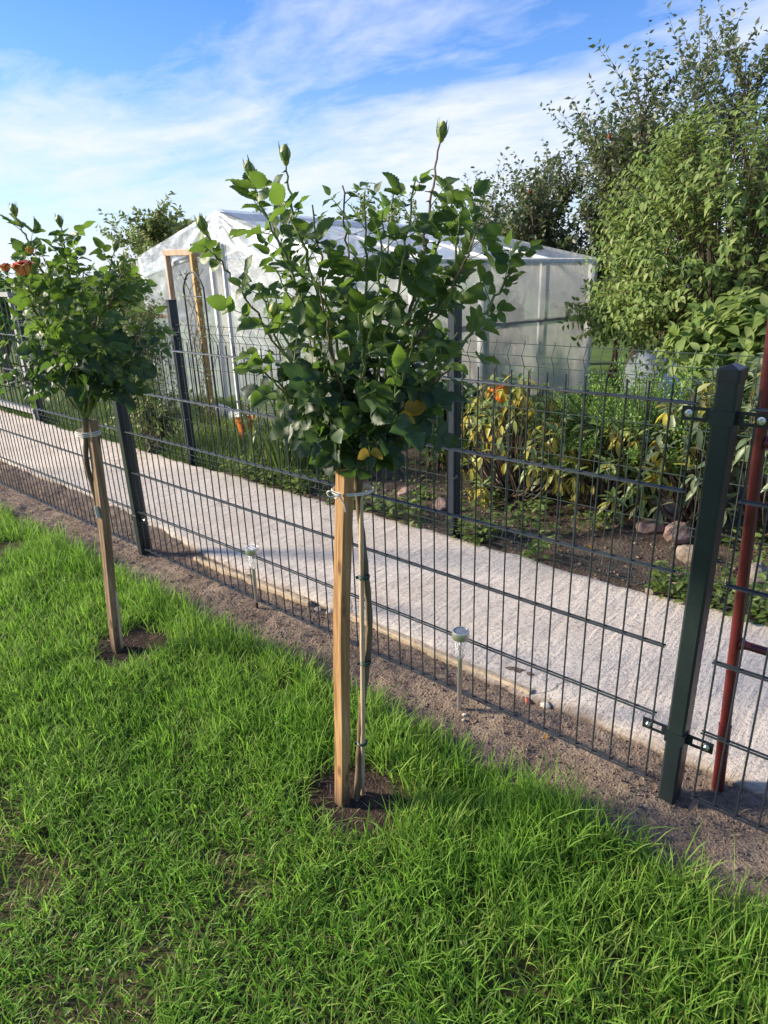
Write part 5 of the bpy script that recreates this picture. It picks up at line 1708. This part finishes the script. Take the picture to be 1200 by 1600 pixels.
def leafy_shrub(c, rx, ry, z0, h, nsh, label, mat, leaf, tpl=TP_OV, nparts=260, group=None, seglen=.42, name='leafy_shrub', z_base=0.0, full=True):
    """Shoots fanning over a dome, leaves in pairs along them."""
    c = np.array([c[0], c[1], z_base])
    t = thing(name, c, label, 'shrub', group)
    st = MB(c)
    P, D, Nn, S = [], [], [], []
    for k in range(nsh):
        u, v = rng.random(), rng.random()
        a = 2 * math.pi * u
        zz = v ** .8
        rr = math.sqrt(max(0, 1 - (2 * zz - 1) ** 2 * .85)) * rng.uniform(.72, 1.06)
        tip = c + np.array([rx * rr * math.cos(a), ry * rr * math.sin(a), z0 + (h - z0) * zz])
        outw = unit(tip - (c + Z3 * (z0 + (h - z0) * .35)))
        root_ = tip - outw * seglen - Z3 * seglen * .25
        q = spline([root_, tip - outw * seglen * .45 + Z3 * .02, tip + (outw * .05 - Z3 * .03)], 12)
        st.tube(q[::3], np.linspace(.005, .002, 4), 3, False)
        if k % 6 == 0:
            st.tube(spline([c + np.append(rng.normal(0, .05, 2), 0), c + (root_ - c) * .55 + Z3 * .1, root_], 10), np.linspace(.016, .006, 10), 5)
        for i in range(2, 12):
            tt = unit(q[i] - q[i - 1])
            b = rng.uniform(0, 3.14)
            x = unit(np.cross(tt, (.2, .3, .9)))
            y = np.cross(tt, x)
            for sg in (0, math.pi):
                o = math.cos(b + sg) * x + math.sin(b + sg) * y
                d = unit(o + tt * .55 - Z3 * .22 + rng.normal(0, .12, 3))
                P.append(q[i] + d * .008); D.append(d)
                Nn.append(unit(Z3 * .8 + outw * .55 + rng.normal(0, .22, 3)))
                S.append(leaf * rng.uniform(.65, 1.15) * (1 if i < 10 else .8))
    st.build('stems', 'bark', t)
    leaves(t, tpl, P, D, Nn, S, mat, nparts, front=.8)


c_ = at(1150, 400, 5.0)
leafy_shrub(c_[:2], 1.00, .90, .45, 2.25, 780, 'large light green leafy shrub filling the right edge', 'shrub_leaf', .064, TP_OV + TP_RHO[:2], nparts=300)
c_ = at(1185, 500, 4.1)
leafy_shrub(c_[:2], .45, .42, .35, 1.10, 110, 'broad leaved bright green shrub low at the right edge', 'shrub_leaf', .115, nparts=200)
c_ = at(968, 480, 6.6)
leafy_shrub(c_[:2], .50, .5, .58, 1.15, 100, 'medium green bush between the greenhouse and the large shrub', 'shrub_leaf', .085, nparts=160)
c_ = (-2.12, 1.98)
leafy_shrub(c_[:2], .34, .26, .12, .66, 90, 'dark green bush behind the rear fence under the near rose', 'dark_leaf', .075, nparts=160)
c_ = at(180, 470, 6.6)
leafy_shrub(c_[:2], .55, .5, .35, 1.25, 110, 'yellowish green bush left of the greenhouse behind the far rose', 'far_leaf', .06, nparts=60)
c_ = at(236, 610, 5.2)
leafy_shrub(c_[:2], .30, .30, .05, .62, 60, 'small yellow green bush beside the greenhouse corner', 'far_leaf', .05, nparts=60)

# clump of strap leaves behind the rear fence
sc_ = ground(470, 735)
sc_ = np.array([-2.95, 1.38, 0.0])
t = thing('daylily_clump', sc_, 'clump of long arching strap leaves behind the rear fence', 'plant')
stv = np.linspace(0, 1, 9)
strap = []
for k in range(150):
    a = rng.uniform(0, 6.283)
    L = rng.uniform(.35, .68)
    r = rng.uniform(.25, .75) * L
    hh = L * rng.uniform(.55, .9)
    b0 = np.append(rng.normal(0, .10, 2), 0) * np.array([1.8, .9, 0])
    d = np.array([math.cos(a), math.sin(a), 0])
    sd_ = np.array([-math.sin(a), math.cos(a), 0])
    V = []
    for q in stv:
        pp = b0 + d * r * q ** 1.4 + Z3 * hh * (math.sin(min(q * 2.1, 2.6)) if q > 0 else 0) * .95
        w = .009 * (1 - q ** 2.5) + .0006
        V += [pp - sd_ * w, pp + Z3 * -.004, pp + sd_ * w]
    F = [(3 * i + j, 3 * i + j + 1, 3 * i + j + 4, 3 * i + j + 3) for i in range(8) for j in range(2)]
    link('strap_leaf', np_mesh('strap_leaf', V, F, 'strap_leaf', np.full(27, rng.random()), True), t)

# weeds along the far edge of the path (uncounted low growth)
P, D, Nn, S = [], [], [], []
for k in range(700):
    x = rng.uniform(-3.3, .9)
    y = rng.uniform(1.10, 1.95) if rng.random() < .6 else 1.08 + abs(rng.normal(0, .07))
    if fbm(np.array([x]), np.array([y]), 2.4)[0] < .45:
        continue
    for j in range(rng.integers(5, 14)):
        a = rng.uniform(0, 6.283)
        hh = rng.uniform(.0, .11)
        P.append((x + math.cos(a) * .02, y + math.sin(a) * .02, .02 + hh)); D.append((math.cos(a), math.sin(a), rng.uniform(-.1, .7)))
        Nn.append(rng.normal(0, .3, 3) + Z3); S.append(rng.uniform(.02, .055))
V, F, R = cloud(TP_OV, np.array(P), np.array(D), np.array(Nn), np.array(S))
tag(link('undergrowth', np_mesh('undergrowth', V, F, 'shrub_leaf', R, True)), 'low green weeds scattered over the planting bed', 'weeds', kind='stuff')


# ------------------------------------------------------------------ trees
def tree(base, h, crown, z0, nshoot, shoot, leaf, mat, label, name='apple_tree', upright=.8, apples=(), limbs=9, rtrunk=.09, group=None, spread=1.0, lps=15, nap=0, peak=0.0):
    """Trunk and limbs, many leafy shoots; crown = (rx, ry)."""
    base = np.array([base[0], base[1], -.05])
    t = thing(name, base, label, 'tree', group)
    tr = MB(base)
    fork = base + Z3 * (z0 + .25)
    tr.tube(spline([base, base + Z3 * z0 * .5 + (.04, .02, 0), fork], 10), np.linspace(rtrunk * 1.2, rtrunk * .8, 10), 9)
    nodes = []
    for k in range(limbs):
        a = 2.399963 * k + rng.uniform(-.3, .3)
        r = rng.uniform(.45, .85)
        e = base + np.array([crown[0] * r * math.cos(a), crown[1] * r * math.sin(a), z0 + (h - z0) * rng.uniform(.25, .62 + peak * .6 * (1 - r))])
        q = spline([fork - Z3 * rng.uniform(0, .2), fork + (e - fork) * .45 + np.append(rng.normal(0, .08, 2), .08), e], 14)
        tr.tube(q, np.linspace(rtrunk * .42, .006, 14), 6)
        nodes += list(q[4:])
    tr.build('trunk', 'bark', t, True)
    nodes = np.array(nodes)
    tw = MB(base)
    P, D, Nn, S = [], [], [], []
    for k in range(nshoot):
        b = nodes[rng.integers(len(nodes))]
        a = rng.uniform(0, 6.283)
        d = unit(np.array([math.cos(a) * spread, math.sin(a) * spread, rng.uniform(-.35, 1.0) + upright]))
        L = shoot * rng.uniform(.5, 1.25)
        e = b + d * L
        rel = (e - base) / np.array([crown[0], crown[1], 1.0])
        lim = math.hypot(rel[0], rel[1])
        if lim > 1.08:
            e[:2] = base[:2] + (e[:2] - base[:2]) / lim * rng.uniform(.9, 1.08)
        if e[2] > h:
            e[2] = h - rng.random() * .3
        q = spline([b, b + (e - b) * .5 + rng.normal(0, .03, 3), e], lps)
        tw.tube(q[::3], np.linspace(.005, .002, len(q[::3])), 3, False)
        for i in range(2, lps):
            tt = unit(q[i] - q[i - 1])
            for _ in range(2):
                o = rng.normal(0, 1, 3)
                o = unit(o - (o @ tt) * tt)
                dd = unit(o + tt * .7 - Z3 * .18)
                P.append(q[i] + rng.normal(0, .01, 3)); D.append(dd); Nn.append(unit(rng.normal(0, .55, 3) + Z3 * .8)); S.append(leaf * rng.uniform(.6, 1.15))
    tw.build('twigs', 'bark', t)
    sprays(t, TP_SM, P, D, Nn, S, mat, 'crown')
    for ap_ in apples:
        m_ = MB(base)
        m_.lathe(np.array(ap_), [(.005, -.027), (.016, -.029), (.027, -.015), (.031, .002), (.027, .018), (.015, .027), (.005, .023)], 14)
        m_.build('apple', 'apple', t, True)
    return t


GA = 'apple trees behind the garden'
b_ = at(1005, 400, 8.6)
tree(b_, 4.55, (1.25, 1.15), .6, 820, .80, .078, 'apple_leaf', 'tall apple tree with upright shoots right of the greenhouse', upright=1.0, group=GA, limbs=13, peak=.35,
     apples=[at(953, 212, 8.1), at(1002, 214, 8.15)])
b_ = at(812, 400, 9.6)
tree(b_, 3.45, (.95, .9), .5, 560, .68, .075, 'apple_leaf', 'smaller apple tree with red apples behind the greenhouse roof', upright=.9, group=GA, limbs=11,
     apples=[at(828, 299, 9.0), at(843, 368, 9.1), at(849, 341, 9.1)])
b_ = at(1240, 400, 8.0)
tree(b_, 4.35, (1.0, 1.0), .8, 480, .75, .078, 'apple_leaf', 'sparse apple tree rising above the large shrub at the right edge', upright=.9, group=GA, limbs=10, peak=.3)
b_ = at(915, 440, 9.4)
tree(b_, 2.85, (1.25, .9), .25, 520, .55, .085, 'apple_leaf', 'full green round tree behind the far greenhouse corner', 'garden_tree', upright=.3, limbs=12)
b_ = at(285, 400, 13.0)
tree(b_, 3.25, (1.85, 1.3), .3, 900, .62, .12, 'far_leaf', 'olive green tree behind the greenhouse gable', 'garden_tree', upright=.5, limbs=14)
b_ = at(612, 400, 14.5)
tree(b_, 3.75, (.9, .9), .5, 200, .6, .10, 'far_leaf', 'pale green tree peeping over the near rose crown', 'garden_tree', upright=.9, limbs=10)
b_ = at(470, 400, 15.0)
tree(b_, 2.9, (1.6, 1.0), .3, 220, .55, .11, 'far_leaf', 'low olive tree behind the greenhouse roof', 'garden_tree', upright=.4, limbs=12)
b_ = at(135, 440, 11.5)
tree(b_, 1.95, (1.1, .9), .2, 200, .45, .09, 'dark_leaf', 'dark bushy tree left of the greenhouse behind the far rose', 'garden_tree', upright=.4, limbs=12)
b_ = at(-22, 440, 9.5)
tree(b_, 2.0, (.36, .36), .1, 200, .32, .07, 'juniper', 'yellow green conifer at the left edge behind the far rose', 'conifer', upright=.8, limbs=12, peak=.4)
b_ = at(1150, 420, 11.5)
tree(b_, 3.0, (2.2, 1.2), .2, 260, .7, .12, 'dark_leaf', 'dark tree mass behind the large shrub', 'garden_tree', upright=.3, limbs=14)

# plants growing inside the greenhouse, seen dimly through the film
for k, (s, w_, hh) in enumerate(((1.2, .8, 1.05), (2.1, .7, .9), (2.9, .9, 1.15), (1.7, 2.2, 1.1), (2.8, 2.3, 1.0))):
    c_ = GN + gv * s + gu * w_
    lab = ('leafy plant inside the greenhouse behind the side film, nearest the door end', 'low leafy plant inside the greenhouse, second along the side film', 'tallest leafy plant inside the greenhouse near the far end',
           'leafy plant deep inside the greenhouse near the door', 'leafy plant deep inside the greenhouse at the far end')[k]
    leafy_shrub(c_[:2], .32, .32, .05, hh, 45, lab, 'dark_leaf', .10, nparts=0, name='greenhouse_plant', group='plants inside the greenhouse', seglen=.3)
